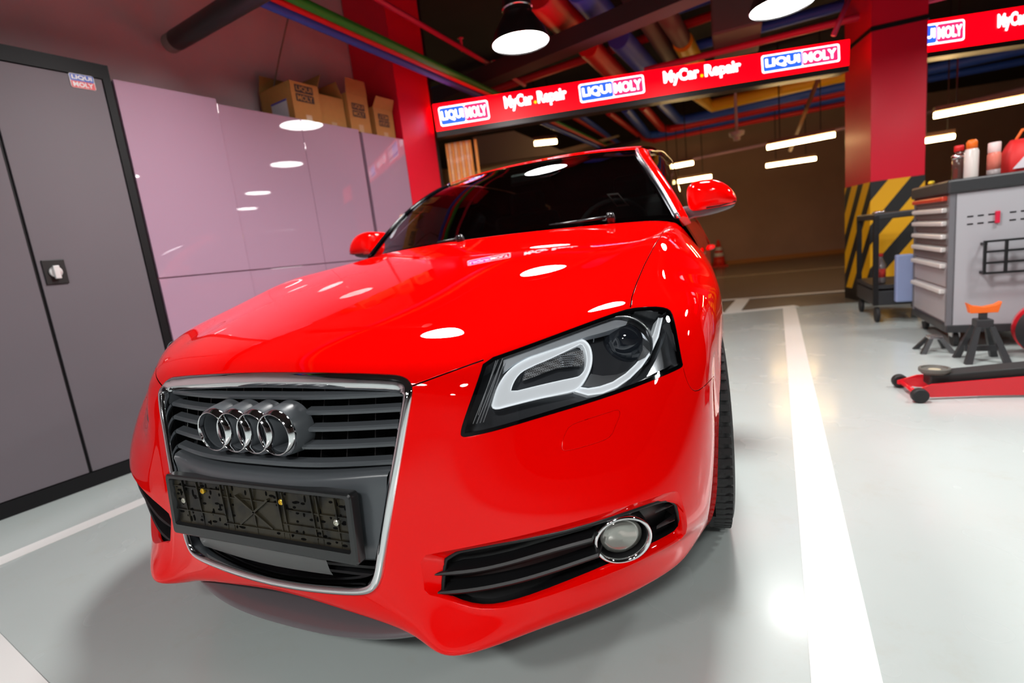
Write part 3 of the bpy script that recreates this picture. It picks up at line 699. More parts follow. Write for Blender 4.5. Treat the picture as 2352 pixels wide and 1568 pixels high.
# A pillars, roof skin and rails
def rail(s_):
    mb = MB(); rows = []
    for t in np.linspace(0, 1, 22):
        p = interp_list(PIL, t); w_ = .034+.012*t; rows.append([(s_*(p[0]+.001), p[1]+.0, p[2]+.003), (s_*(p[0]+w_*.5), p[1]+.006, p[2]+.008), (s_*(p[0]+w_), p[1]+.035, p[2]+.0), (s_*(p[0]+w_+.006), p[1]+.07, p[2]-.02), (s_*(p[0]+.01), p[1]+.05, p[2]-.03)])
    mb.strip(rows); mb.f += [(0, 1, 2, 3, 4)]; mb.m += [0]; return mb.build('a_pillar', RED, car, True, auto=.9)
rail(1); rail(-1)
for s_ in (1, -1):
    mb = MB(); mb.tube([np.array(interp_list(PIL, t))*[s_, 1, 1]+[s_*.002, -.004, .004] for t in np.linspace(0, 1, 22)], .0075, 8)
    mb.build('pillar_trim', SATIN if s_ > 0 else GLOSSB, car, True)
ROOF = [(1.83, 1.338, .515, 1.90, 1.318), (1.95, 1.365, .535, 2.0, 1.343), (2.3, 1.395, .555, 2.3, 1.368), (2.8, 1.40, .555, 2.8, 1.365), (3.3, 1.36, .53, 3.3, 1.325), (3.65, 1.30, .50, 3.62, 1.265)]
mb = MB(); mb.grid([[np.array([s_*w_*1.0, yc+(ye-yc)*abs(s_)**2.2, zc+(ze-zc)*abs(s_)**2.4]) for s_ in np.linspace(-1, 1, 25)] for yc, zc, w_, ye, ze in [interp_list(ROOF, t) for t in np.linspace(0, 1, 21)]])
mb.build('roof', RED, car, True)
mb = MB(); mb.grid([[np.array([s_*(w_-.01), yc+(ye-yc)*abs(s_)**2.2+.01, zc+(ze-zc)*abs(s_)**2.4-.025]) for s_ in np.linspace(-1, 1, 15)] for yc, zc, w_, ye, ze in [interp_list(ROOF, t) for t in np.linspace(0, 1, 11)]]); mb.build('headliner', DARK, car)
# body side, doors, side glass
SIDE = [(1.385, .0), (1.8, -.015), (2.4, -.038), (2.95, -.052), (3.4, -.058), (3.9, -.09), (4.15, -.17)]
def side_pt(y, k):
    off = np.interp(y, [a for a, b in SIDE], [b for a, b in SIDE]); pr = [(.80, .24), (.832, .30), (.838, .42), (.835, .60), (.828, .72), (.805, .83), (.765, .915), (.735, .955)]
    x, z = interp_list(pr, k); return np.array([x+off-.012*(y-1.385)/2, y, z+.03*(y-1.385)/2*(k > .6)*k])
for s_ in (1, -1):
    for nm, y0, y1 in (('door', 1.392, 2.70), ('quarter_panel', 2.706, 4.15)):
        mb = MB(); mb.grid([[side_pt(y, k)*[s_, 1, 1] for k in np.linspace(0, 1, 18)] for y in np.linspace(y0, y1, 20)]); o = mb.build(nm, RED, car, True)
        if nm == 'door' :
            h = MB(); h.tube([np.array([s_*(.785), 2.42, .80]), np.array([s_*.812, 2.45, .803]), np.array([s_*.814, 2.55, .806]), np.array([s_*.782, 2.60, .806])], .011, 8); h.build('door_handle', RED, o, True)
    mb = MB(); top = lambda y: np.array([np.interp(y, [1.45, 1.9, 2.3, 2.8, 3.3, 3.65], [.70, .55, .575, .575, .55, .52]), y, np.interp(y, [1.45, 1.9, 2.3, 2.8, 3.3, 3.65], [.99, 1.30, 1.345, 1.345, 1.30, 1.24])])
    mb.grid([[(side_pt(y, 1.0)*(1-k)+top(y)*k)*[s_, 1, 1] for k in (0, .33, .66, 1)] for y in np.linspace(1.45, 3.6, 20)]); mb.build('side_window', TINT, car, True)
    mb = MB(); mb.tube([(side_pt(y, 1.0)+[.004, 0, .004])*[s_, 1, 1] for y in np.linspace(1.45, 3.6, 20)], .006, 8); mb.tube([(top(y)+[.012, 0, .004])*[s_, 1, 1] for y in np.linspace(1.5, 3.6, 20)], .005, 8)
    mb.build('window_trim', CHROME, car, True)
mb = MB(); mb.grid([[np.array([s_*.5*k1, yy, zz]) for s_ in np.linspace(-1, 1, 5)] for k1, yy, zz in ((1.0, 3.64, 1.28), (1.3, 4.05, .98), (1.45, 4.16, .80), (1.45, 4.17, .35))]); mb.build('tailgate', RED, car, True)
mb = MB(); mb.grid([[np.array([s_*.5*k1, yy, zz]) for s_ in np.linspace(-1, 1, 5)] for k1, yy, zz in ((1.0, 3.56, 1.27), (1.3, 3.97, .98), (1.45, 4.08, .80), (1.45, 4.09, .35))]); mb.build('tailgate_trim', DARK, car)
for s_ in (1, -1):
    mb = MB(); mb.grid([[side_pt(y, k)*[s_, 1, 1]-[s_*.035, 0, 0] for k in np.linspace(0, 1, 10)] for y in np.linspace(1.395, 4.1, 16)]); mb.build('door_trim', DARK, car)
# scuttle at the foot of the windscreen
mb = MB(); mb.grid([[np.array([s_*.735, (1.13+(1.37-1.13)*abs(s_)**2.2)-.01, .957-.0*abs(s_)]), ] and [np.array([s_*.72, 1.10+.26*abs(s_)**2.2+dd, .962-.02*abs(s_)**2+dz]) for dd, dz in ((-.02, -.03), (.02, .002), (.05, .012))] for s_ in np.linspace(-1, 1, 31)]); mb.build('scuttle', BLACKP, car, True)
def wiper(pts, w_=.008):
    mb = MB(); mb.tube(pts, w_, 8); o = mb.build('wiper', mat('wiper_black', (.012, .012, .013), .25), car, True); mb = MB(); mb.tube([np.array(p)+[0, .012, -.012] for p in pts], .004, 6); mb.build('wiper_blade', BLACKP, o, True)
    c = np.array(pts[-1]); MB().lathe(c+[0, 0, -.02], (0, -.5, 1), [(.017, 0), (.018, .02), (.013, .034), (0, .036)], 16).build('wiper_pivot', MAT['wiper_black'], o, True)
wiper([at(1262,519,Y=1.20), at(1330,509,Y=1.225), at(1403,497,Y=1.25)], .0065)
wiper([at(895,582,Y=1.28), at(980,563,Y=1.20), at(1059,547,Y=1.12)], .006)

# ---- mirrors -----------------------------------------------------------------------------------
def dome(mb, px, Y, front, back, n=44, zed=None):
    A = arclen(px, n, px[0]); P = [at(x, y, Y=Y) for x, y in A]; c = sum(P)/n; loops = []
    for k in range(7): a = math.radians(88-k*88/6); loops.append([c+(p-c)*math.cos(a)**.4+np.array([0, -front*math.sin(a), 0]) for p in P])
    loops.append([c+(p-c)*.96+np.array([0, back, 0]) for p in P]); loops.append([c+(p-c)*.86+np.array([0, back, 0]) for p in P]); loops.append([c+(p-c)*.84+np.array([0, back-.01, 0]) for p in P])
    mb.strip(loops); b = len(mb.v)-len(loops)*n; mb.f += [tuple(b+i for i in range(n)), tuple(b+(len(loops)-1)*n+i for i in range(n-1, -1, -1))]; mb.m += [0, 0]
mb = MB(); dome(mb, smooth_poly([(1578,432),(1592,417),(1622,411),(1652,414),(1678,430),(1692,452),(1693,462),(1686,470),(1640,478),(1592,487),(1583,480),(1579,465),(1577,448)], True, 1), 1.50, .05, .10)
mir = mb.build('wing_mirror', RED, car, True, auto=.8)
mb = MB(); dome(mb, smooth_poly([(1556,488),(1563,476),(1580,472),(1590,478),(1640,472),(1690,464),(1688,474),(1650,488),(1610,497),(1588,500),(1575,506),(1562,500)], True, 2), 1.515, .03, .07); mb.build('mirror_base', GRAPH, mir, True, auto=.8)
mb = MB(); mb.tube([at(1622,477,Y=1.455), at(1655,472,Y=1.455), at(1690,462,Y=1.475)], .0028, 6); mb.build('turn_signal', GLOSSB, mir)
both.append(mir)

# ---- interior ---------------------------------------------------------------------------------------
CLOTH = mat('seat_cloth', (.012, .012, .013), .8)
mb = MB(); mb.grid([[np.array([s_*.69, 1.30+.12*k+.1*abs(s_)**2*(1-k), .93+.025*math.sin(k*3)-.03*k*k]) for s_ in np.linspace(-1, 1, 15)] for k in np.linspace(0, 2.6, 10)]); mb.build('dashboard', CLOTH, car, True)
for s_ in (-1, 1):
    mb = MB(); mb.box((s_*.36, 2.35, .62), (.48, .5, .16)); mb.box((s_*.36, 2.62, .88), (.46, .14, .55)); o = mb.build('seat', CLOTH, car, bevel=.05); MB().box((s_*.36, 2.66, 1.22), (.25, .1, .16)).build('headrest', CLOTH, o, bevel=.04)
mb = MB(); c = np.array([.36, 1.93, .93]); mb.tube([c+np.array([.185*math.cos(a), .06*math.sin(a), .175*math.sin(a)]) for a in np.linspace(0, 2*math.pi, 33)[:-1]], .014, 8, True); mb.box(c, (.30, .03, .06)); mb.build('steering_wheel', CLOTH, car, True, auto=.7)
MB().box((0.0, 1.80, 1.262), (.22, .03, .06)).build('interior_mirror', BLACKP, car, bevel=.015)
MB().box((0, 3.2, .75), (1.2, .1, .5)).build('rear_seat', CLOTH, car, bevel=.03)

# ---- wheels -------------------------------------------------------------------------------------------
def wheel(x, y, s_, steer):
    R_ = .317; rot = Matrix.Rotation(math.radians(steer), 4, 'Z'); base = Matrix.Translation((x, y, R_))
    mb = MB(); W2 = .1125; pr = [(.205, -W2+.012), (.25, -W2), (.29, -W2+.004), (.309, -W2+.016), (.3165, -W2+.032), (.317, -.02), (.317, .02), (.3165, W2-.032), (.309, W2-.016), (.29, W2-.004), (.25, W2), (.205, W2-.012)]
    mb.lathe((0, 0, 0), (1, 0, 0), pr, 96)
    for k in range(72):       # tread blocks: shallow sipes cut as dark ribs across the shoulder
        a = 2*math.pi*k/72
        for sx in (-1, 1):
            Rm = np.array(Matrix.Rotation(a, 3, 'X')); mb.box(Rm @ np.array([sx*.078, 0, .3135]), (.046, .017, .0085), Rm)
            mb.box(Rm @ np.array([sx*.028, .004, .3135]), (.034, .019, .0085), Rm)
    o = mb.build('wheel', RUBBER, None, True, auto=.6, fix=True); o.data.transform(base @ rot); o.parent = car
    mb = MB(); mb.lathe((0, 0, 0), (1, 0, 0), [(.205, -.09), (.19, -.085), (.185, .09), (.207, .1), (.21, .105)], 48)
    for k in range(5):
        a = 2*math.pi*k/5; Rm = np.array(Matrix.Rotation(a, 3, 'X')); mb.box(Rm @ np.array([s_*.06, 0, .11]), (.03, .05, .17), Rm)
    mb.lathe((s_*.04, 0, 0), (1, 0, 0), [(.05, 0), (.06, .03), (.02, .04), (0, .04)], 20)
    r_ = mb.build('rim', SATIN, None, True, auto=.6); r_.data.transform(base @ rot); r_.parent = o
wheel(.768, .925, 1, 6); wheel(-.768, .925, -1, 6); wheel(.655, 3.43, 1, 0); wheel(-.655, 3.43, -1, 0)
# inner wheel arches
for s_ in (-1, 1):
    for yc in (.88, 3.43):
        mb = MB(); rows = [[(s_*x, yc+.345*math.cos(a), .317+.345*math.sin(a)) for a in np.linspace(-.35, math.pi+.35, 25)] for x in ((.50, .86) if yc < 1 else (.5, .74))]; mb.grid(rows); mb.add([(s_*.5, yc+.345*math.cos(a), .317+.345*math.sin(a)) for a in np.linspace(-.35, math.pi+.35, 25)], [tuple(range(25))]); mb.build('wheel_arch', DARK, car)
# left-hand copies
for o in both:
    kids = children(o); n = mirX(o, o.name, car)
    for c in kids: mirX(c, c.name, n)
# ================================================================= THE WORKSHOP
A0 = np.array([-2.085, .273, 0]); WD = np.array([.1484, .9889, 0]); WN = np.array([.9889, -.1484, 0]); ZU = np.array([0, 0, 1.])
def wp(s, z, off=0.0): return A0+WD*s+WN*off+ZU*z
def wbox(mb, s0, s1, z0, z1, o0, o1):
    return mb.hexa([wp(s0, z0, o1), wp(s1, z0, o1), wp(s1, z1, o1), wp(s0, z1, o1)], [wp(s0, z0, o0), wp(s1, z0, o0), wp(s1, z1, o0), wp(s0, z1, o0)])
RW = np.array([WD, WN, ZU]).T
def poly_floor(name, pts, z, m, kind=None, **k):
    o = MB().prism([(float(p[0]), float(p[1]), z) for p in pts], (0, 0, -.0015 if kind is None else -.1)).build(name, m, fix=True)
    return tag(o, kind=kind, **k)
# floors -------------------------------------------------------------------------
FLOORM = mat('epoxy_floor_light', (0.52, 0.585, 0.57), 0.23, noise=(1.3, (.50, .56, .548), .3, .7), coat=.25, coat_rough=.12)
def add_dirt(m):
    nt = m.node_tree; b = nt.nodes['Principled BSDF']; src = b.inputs['Base Color'].links[0].from_socket
    tc = nt.nodes.new('ShaderNodeTexCoord'); n = nt.nodes.new('ShaderNodeTexNoise'); n.inputs['Scale'].default_value = 5.5; n.inputs['Detail'].default_value = 9; n.inputs['Roughness'].default_value = .75
    r = nt.nodes.new('ShaderNodeValToRGB'); r.color_ramp.elements[0].position = .54; r.color_ramp.elements[1].position = .95; mx = nt.nodes.new('ShaderNodeMixRGB'); mx.inputs[2].default_value = (.42, .36, .24, 1)
    mu = nt.nodes.new('ShaderNodeMath'); mu.operation = 'MULTIPLY'; mu.inputs[1].default_value = .35
    nt.links.new(tc.outputs['Object'], n.inputs['Vector']); nt.links.new(n.outputs['Fac'], r.inputs['Fac']); nt.links.new(r.outputs['Color'], mu.inputs[0]); nt.links.new(mu.outputs[0], mx.inputs[0]); nt.links.new(src, mx.inputs[1]); nt.links.new(mx.outputs[0], b.inputs['Base Color'])
    n2 = nt.nodes.new('ShaderNodeTexNoise'); n2.inputs['Scale'].default_value = 3; m2 = nt.nodes.new('ShaderNodeMapRange'); m2.inputs['To Min'].default_value = .17; m2.inputs['To Max'].default_value = .34
    nt.links.new(tc.outputs['Object'], n2.inputs['Vector']); nt.links.new(n2.outputs['Fac'], m2.inputs['Value']); nt.links.new(m2.outputs[0], b.inputs['Roughness'])
add_dirt(FLOORM)
FLOORD = mat('lane_floor_brown', (0.20, 0.165, 0.125), 0.25, noise=(2, (.16, .13, .10), .3, .7))
eL = at(1650, 719, Z=0); eR = at(2000, 691, Z=0); ed = (eR-eL)/np.linalg.norm(eR-eL); p1 = eL-ed*7; p2 = eR+ed*9
floor = poly_floor('floor', [(-6, -7), (11, -7), (p2[0], p2[1]), (p1[0], p1[1])], 0, FLOORM, 'structure')
floor2 = poly_floor('floor', [(p1[0], p1[1]), (p2[0], p2[1]), (14, 19), (-12, 16)], 0, FLOORD, 'structure')
WHITEL = mat('white_line_paint', (0.86, 0.86, 0.84), 0.35)
def line(name, px, label, cat='floor marking', z=.002, group=None, ext=None, m=WHITEL):
    P = [at(x, y, Z=0) for x, y in px]
    o = MB().prism([p+[0, 0, z] for p in P], (0, 0, -.0012)).build(name, m, fix=True, loc=P[0]); tag(o, label, cat, group); return o
def strip_px(a, b, w, e0=0, e1=0):
    pa, pb = at(*a, Z=0), at(*b, Z=0); t = (pb-pa)/np.linalg.norm(pb-pa); pa = pa-t*e0; pb = pb+t*e1; s_ = np.array([-t[1], t[0], 0])*w/2
    return [pa-s_, pb-s_, pb+s_, pa+s_]
def wline(P, label, z=.002, m=WHITEL):
    return tag(MB().prism([p+np.array([0, 0, z]) for p in P], (0, 0, -.0012)).build('parking_line', m, fix=True, loc=P[0]), label, 'floor marking')
wline(strip_px((1945, 1568), (1813, 707), .122, .6, 0), 'white painted bay line running beside the red car towards the lane', .002)
wline(strip_px((0, 1289), (330, 1150), .085, 1.2, 2.2), 'white painted bay line between the grey cabinet and the red car', .002)
_q = [at(0, 1455, Z=0), at(110, 1568, Z=0)]; _t = (_q[1]-_q[0])/np.linalg.norm(_q[1]-_q[0]); _s = np.array([_t[1], -_t[0], 0])
wline([_q[0]-_t*.75, _q[0]-_t*.75+_s*.13, _q[1]+_t*1.2+_s*.13, _q[1]+_t*1.2], 'white painted cross line at the near left corner of the floor', .0035)
wline(strip_px((1650, 721), (1830, 703), .13, 2.6, 0), 'white cross line ending the bay at the edge of the brown lane', .0035)
wline(strip_px((1683, 716), (1706, 688), .16, 0, 0), 'short white bar joining the two cross lines by the lane', .005)
wline(strip_px((1650, 691), (1947, 668), .11, 3, .2), 'long white line along the near side of the brown lane', .0065)
wline(strip_px((1645, 638), (1900, 616), .14, 4, 2), 'faint far line across the brown lane floor', .002, mat('faint_line_paint', (.40, .33, .25), .4))
# ceiling and walls ------------------------------------------------------------------
CEILM = mat('ceiling_dark', (0.020, 0.015, 0.014), 0.8, noise=(1.5, (.010, .008, .008), .3, .7))
tag(MB().box((1, 6, 3.45), (30, 30, .1)).build('ceiling', CEILM), kind='structure')
WALLM = mat('wall_mauve_grey', (0.74, 0.56, 0.58), 0.75, noise=(3, (.70, .52, .54), .3, .7))
o = MB(); wbox(o, -7.3, 3.6, 0, 3.4, -.72, -.50); tag(o.build('wall_left', WALLM), kind='structure')
o = MB(); o.box((1.5, -7.0, 1.7), (18, .2, 3.4)); tag(o.build('wall_back', mat('wall_light', (.55, .55, .57), .7)), kind='structure')
BROWN = mat('concrete_brown', (0.42, 0.27, 0.20), 0.8, noise=(1.2, (.36, .23, .17), .3, .7))
w0 = at(1650, 613, Z=0)+[0, .6, 0]; w1 = at(1935, 584, Z=0)+[0, .6, 0]; t_ = (w1-w0)/np.linalg.norm(w1-w0); a_ = w0-t_*9; b_ = w0+t_*14; nn_ = np.array([-t_[1], t_[0], 0])*.2
o = MB().hexa([a_, b_, b_+ZU*3.4, a_+ZU*3.4], [a_+nn_, b_+nn_, b_+nn_+ZU*3.4, a_+nn_+ZU*3.4]).build('wall_far', BROWN); tag(o, kind='structure')
o = MB().hexa([a_-nn_*.3, b_-nn_*.3, b_-nn_*.3+ZU*.10, a_-nn_*.3+ZU*.10], [a_, b_, b_+ZU*.10, a_+ZU*.10]).build('baseboard_far', mat('kerb_orange', (.42, .17, .04), .6)); tag(o, kind='structure')
o = MB(); o.box((-6.4, 10, 1.7), (.2, 14, 3.4)); tag(o.build('wall_far_left', mat('concrete_beige', (.36, .28, .20), .8)), kind='structure')
o = MB(); o.box((10.5, 4, 1.7), (.2, 24, 3.4)); tag(o.build('wall_right', mat('wall_right_dark', (.22, .18, .16), .8)), kind='structure')
def R2(ax, ang): return np.array(Matrix.Rotation(ang, 3, ax))
# --- lettering board shared by the signs ---
EM_RED = mat('sign_red_glow', (.8, .0, .01), .4, emit=(1.0, .0, .004), estr=2.4)
EM_WHT = mat('sign_white_glow', (.9, .9, .9), .4, emit=(1.0, .90, .98), estr=3.2)
EM_BLU = mat('sign_blue_glow', (.02, .08, .6), .4, emit=(.02, .10, .85), estr=1.6)
EM_CRI = mat('sign_crimson_glow', (.7, .0, .05), .4, emit=(.95, .02, .12), estr=1.6)
EM_YEL = mat('sign_yellow_glow', (.9, .6, .0), .4, emit=(1, .55, .0), estr=2.0)
def logo_sign(q, parent, wide=True, glow=True, mats=None, nm='logo', lift=.004):
    """blue and red two-word logo on the quad q = (bottom left, bottom right, top right, top left)"""
    bl, br, tr, tl = [np.array(p, float) for p in q]; ex = br-bl; W_ = np.linalg.norm(ex); ex /= W_; ey = tl-bl; H_ = np.linalg.norm(ey); ey = ey-ex*(ey@ex); ey /= np.linalg.norm(ey); nz = np.cross(ex, ey)
    blue, crim, wht = mats or (EM_BLU, EM_CRI, EM_WHT); c = (bl+br+tr+tl)/4
    def rr(w_, h_, cx=0, cy=0, l=0): return [c+ex*(cx+x)+ey*(cy+y)+nz*l for x, y in rrect(w_, h_, min(w_, h_)*.12)]
    b = MB().prism(rr(W_, H_, l=lift*.5), nz*-.001).build(nm+'_border', wht, parent)
    if wide:
        MB().prism(rr(W_*.5, H_*.88, -W_*.235, 0, lift), nz*-.001).build(nm+'_field', blue, b); MB().prism(rr(W_*.46, H_*.88, W_*.25, 0, lift), nz*-.001).build(nm+'_field', crim, b)
        m_ = MB(); put_text(m_, 'LIQUI', c-ex*W_*.235, ex, ey, W_*.44, H_*.56, .03, lift*1.5); put_text(m_, 'MOLY', c+ex*W_*.245, ex, ey, W_*.42, H_*.56, .03, lift*1.5)
    else:
        MB().prism(rr(W_*.95, H_*.47, 0, H_*.235, lift), nz*-.001).build(nm+'_field', blue, b); MB().prism(rr(W_*.95, H_*.47, 0, -H_*.245, lift), nz*-.001).build(nm+'_field', crim, b)
        m_ = MB(); put_text(m_, 'LIQUI', c+ey*H_*.235, ex, ey, W_*.82, H_*.33, .03, lift*1.5); put_text(m_, 'MOLY', c-ey*H_*.245, ex, ey, W_*.82, H_*.33, .03, lift*1.5)
    m_.build(nm+'_lettering', wht, b, fix=False); return b
# --- illuminated banners -----------------------------------------------------------
def banner(TLp, BLp, TRp, BRp, label, items):
    TL, BL, TR, BR = TLp, BLp, TRp, BRp; ex = BR-BL; W_ = np.linalg.norm(ex); nz = np.cross(ex, TL-BL); nz /= np.linalg.norm(nz)
    if nz[1] > 0: nz = -nz
    e = empty('illuminated_banner', (BL+BR)/2, label, 'sign')
    MB().hexa([BL, BR, TR, TL], [p-nz*.10 for p in (BL, BR, TR, TL)]).build('sign_panel', EM_RED, e)
    MB().hexa([BL-ZU*.05-nz*.0, BR-ZU*.05, BR, BL], [p-nz*.16 for p in (BL-ZU*.05, BR-ZU*.05, BR, BL)]).build('support_rail', mat('rail_dark', (.05, .045, .045), .35, .5), e)
    P = lambda u, v: (BL+(BR-BL)*u)*(1-v)+(TL+(TR-TL)*u)*v+nz*.002
    for kind, u0, u1, v0, v1 in items:
        if kind == 'logo': logo_sign([P(u0, v0), P(u1, v0), P(u1, v1), P(u0, v1)], e)
        else:
            m_ = MB(); um = (u0+u1)/2; c = P(um, (v0+v1)/2); ex_ = P(u1, .5)-P(u0, .5); ey_ = P(um, 1)-P(um, 0); W2 = np.linalg.norm(ex_); H2 = np.linalg.norm(ey_)*(v1-v0); ex_ /= W2
            put_text(m_, 'MyCar', c-ex_*W2*.265, ex_, ey_, W2*.45, H2, .035, .004); put_text(m_, 'Repair', c+ex_*W2*.265, ex_, ey_, W2*.46, H2, .035, .004)
            o = m_.build('banner_lettering', EM_WHT, e, fix=False); q = MB(); q.lathe(c-ey_/np.linalg.norm(ey_)*H2*.16-ex_*W2*.005+nz*.003, nz, [(.012, 0), (.012, .002), (0, .002)], 14); q.build('banner_dot', EM_YEL, e)
    return e
zb_, zt_ = 2.096, 2.33
BLp = on_plane(1003, 302, wp(0, 0, .05), WN); TLp = on_plane(993, 240, wp(0, 0, .05), WN); BRp = at(1950, 150, Y=5.33); TRp = at(1952, 90, Y=5.33)
banner(TLp, BLp, TRp, BRp, 'long red illuminated banner hung over the bay behind the red car', [('logo', .012, .128, .15, .85), ('name', .165, .315, .30, .88), ('logo', .345, .50, .20, .88), ('name', .545, .735, .30, .88), ('logo', .785, .975, .22, .88)])
exb = (BRp-BLp)/np.linalg.norm(BRp-BLp); 
b2a = at(2117, 122, Y=5.75); b2t = at(2117, 50, Y=5.75); b2c = at(2700, 38, Y=6.6); b2d = at(2700, -40, Y=6.6)
banner(b2t, b2a, b2d, b2c, 'second red illuminated banner beyond the red pillar at the right edge', [('logo', -.06, .17, .22, .88), ('name', .30, .56, .32, .86)])
# --- red pillars ------------------------------------------------------------------------
REDW = mat('pillar_red_paint', (0.92, 0.004, 0.035), 0.4, coat=.25, coat_rough=.2)
o = MB(); wbox(o, 2.972, 3.40, 0, 3.4, -.49, -.004); tag(o.build('red_pilaster', REDW, loc=wp(3.2, 0, -.25)), 'red painted square pier at the end of the white cabinets', 'pillar')
o = MB(); wbox(o, 3.41, 3.53, 0, 3.4, -.25, -.075); tag(o.build('door_post', mat('post_dark', (.035, .032, .035), .35, .4), loc=wp(3.48, 0, -.1)), 'dark metal post between the red pier and the orange strip curtain', 'post')
# strip curtain
e = empty('strip_curtain', wp(3.8, 0, -.05), 'gathered orange tinted plastic strip curtain beside the dark post', 'curtain')
CURT = mat('curtain_plastic', (1.0, .66, .32), .5, coat=.2, noise=(45, (.9, .52, .34), .4, .6))
CURT2 = mat('curtain_orange', (.95, .38, .08), .5, coat=.2)
for k in range(11):
    s0 = 3.56+k*.034; m_ = MB(); pts = [wp(3.56, 0, -.02)+(exb*(s0-3.56+.036*t/6)+np.array([.0, -.022*math.sin(math.pi*t/6), 0]))*.82 for t in range(7)]
    if k == 9: continue
    m_.grid([[p+ZU*z for p in pts] for z in (.05, 1.0, 2.0)]); m_.build('strip', CURT if k % 2 else CURT2, e, True)
# column with hazard stripes
c0 = at(1942, 683, Z=0); c1 = at(1998, 697, Z=0); fx = np.array([1, .05, 0]); fx /= np.linalg.norm(fx)
c2 = c1+fx*.425; c3 = c0+fx*.425
def prism_col(q, z0, z1, name, m, parent=None, grow=0.0, **k):
    c = sum(q)/4; qq = [p+(p-c)/np.linalg.norm(p-c)*grow for p in q]; return MB().hexa([p+ZU*z0 for p in qq], [p+ZU*z1 for p in qq]).build(name, m, parent, **k)
hz = D.materials.new('hazard_stripes'); hz.use_nodes = True; nt = hz.node_tree; b = nt.nodes['Principled BSDF']; b.inputs['Roughness'].default_value = .5
g_ = nt.nodes.new('ShaderNodeNewGeometry'); sx = nt.nodes.new('ShaderNodeSeparateXYZ'); nt.links.new(g_.outputs['Position'], sx.inputs[0])
def mth(op, a, b_):
    n = nt.nodes.new('ShaderNodeMath'); n.operation = op
    for i, v in enumerate((a, b_)):
        if v is None: continue
        if hasattr(v, 'outputs') or hasattr(v, 'node'): nt.links.new(v if not hasattr(v, 'outputs') else v.outputs[0], n.inputs[i])
        else: n.inputs[i].default_value = v
    return n
h1 = mth('MULTIPLY', sx.outputs['X'], 1.35); h2 = mth('MULTIPLY', sx.outputs['Y'], -1.35); h3 = mth('ADD', h1, h2); h4 = mth('SUBTRACT', sx.outputs['Z'], h3); h5 = mth('MULTIPLY', h4, 1/.42); h6 = mth('ADD', h5, .28); h7 = mth('FRACT', h6, None)
h8 = mth('GREATER_THAN', h7, .45); mx = nt.nodes.new('ShaderNodeMixRGB'); mx.inputs[1].default_value = (.02, .02, .02, 1); mx.inputs[2].default_value = (1.0, .50, .005, 1); nt.links.new(h8.outputs[0], mx.inputs[0]); nt.links.new(mx.outputs[0], b.inputs['Base Color'])
e = empty('pillar', (c0+c1+c2+c3)/4, 'square red pillar with yellow and black hazard stripes on its lower half', 'pillar')
zc_ = at(1998, 418, Y=c1[1])[2]
prism_col([c0, c1, c2, c3], zc_, 3.4, 'shaft', REDW, e); prism_col([c0, c1, c2, c3], .12, zc_, 'hazard_panel', hz, e, .006); prism_col([c0, c1, c2, c3], 0, .12, 'pillar_base', BLACKP, e, .008)
prism_col([c0, c1, c2, c3], 2.52, 2.56, 'strap', BLACKP, e, .010)
# --- cabinets ------------------------------------------------------------------------------
GREYC = mat('cabinet_grey_metal', (0.15, 0.13, 0.148), 0.55, .1, noise=(2.5, (.142, .125, .141), .3, .7)); FRM = mat('cabinet_frame_black', (.008, .008, .009), .5, spec=.25)
e = empty('metal_cabinet', wp(.2, 0, -.22), 'tall grey two-door metal cabinet with a black frame at the left edge', 'cabinet')
m_ = MB(); wbox(m_, -.50, .835, 0, 2.07, -.46, -.012); m_.build('body', FRM, e)
m_ = MB(); wbox(m_, -.50, .835, 0, .07, -.02, .004); wbox(m_, -.5, .835, 2.0, 2.07, -.02, .004); wbox(m_, .80, .835, .07, 2.0, -.02, .004); wbox(m_, -.5, -.465, .07, 2.0, -.02, .004); m_.build('front_frame', FRM, e)
for s0, s1 in ((-.46, .342), (.356, .796)):
    m_ = MB(); wbox(m_, s0, s1, .074, 1.996, -.02, .0); dr = m_.build('door', GREYC, e, bevel=.002)
    if s0 > 0:
        hc = wp(.414, 1.06, .0); m_ = MB(); m_.box(hc+WN*.004, (.085, .010, .115), RW); hp = m_.build('handle', mat('handle_black', (.012, .012, .012), .4), dr, bevel=.003)
        m_ = MB(); m_.lathe(hc+WN*.009, WN, [(.026, 0), (.026, .010), (.016, .014), (0, .014)], 24); m_.box(hc+WN*.028-ZU*.002, (.024, .016, .062), RW); m_.build('handle', mat('handle_satin', (.8, .8, .8), .35, .4), dr, True, bevel=.003, auto=.6)
LOGOM = (mat('sticker_blue', (.02, .08, .50), .35), mat('sticker_red', (.70, .02, .03), .35), mat('sticker_white', (.85, .85, .85), .35))
q = [on_plane(x, y, wp(0, 0, .003), WN) for x, y in ((163, 199), (220, 208), (215, 178), (157, 166))]
logo_sign(q, e, False, False, LOGOM, 'sticker', .0025)
PINK = mat('cabinet_lilac_gloss', (0.44, 0.275, 0.38), 0.45, coat=1.0, coat_rough=.012, spec=.3)
def wcab(s0, s1, top, splits, off, label, zsplit=.985):
    e = empty('storage_cabinet', wp((s0+s1)/2, 0, -.22), label, 'cabinet', None)
    m_ = MB(); wbox(m_, s0+.001, s1-.001, 0, top-.004, -.46, off-.022); m_.build('body', PINK, e)
    xs = [s0]+splits+[s1]
    for a, b in zip(xs[:-1], xs[1:]):
        for z0, z1 in ((.06, zsplit-.003), (zsplit+.003, top)):
            m_ = MB(); wbox(m_, a+.0015, b-.0015, z0, z1, off-.02, off); m_.build('door', PINK, e, bevel=.0015)
    return e
wcab(.842, 1.366, 2.006, [], .012, 'glossy lilac white cabinet directly beside the grey metal cabinet')
wcab(1.370, 2.472, 1.982, [1.948], 0, 'wide two-door glossy lilac white cabinet in the middle of the row')
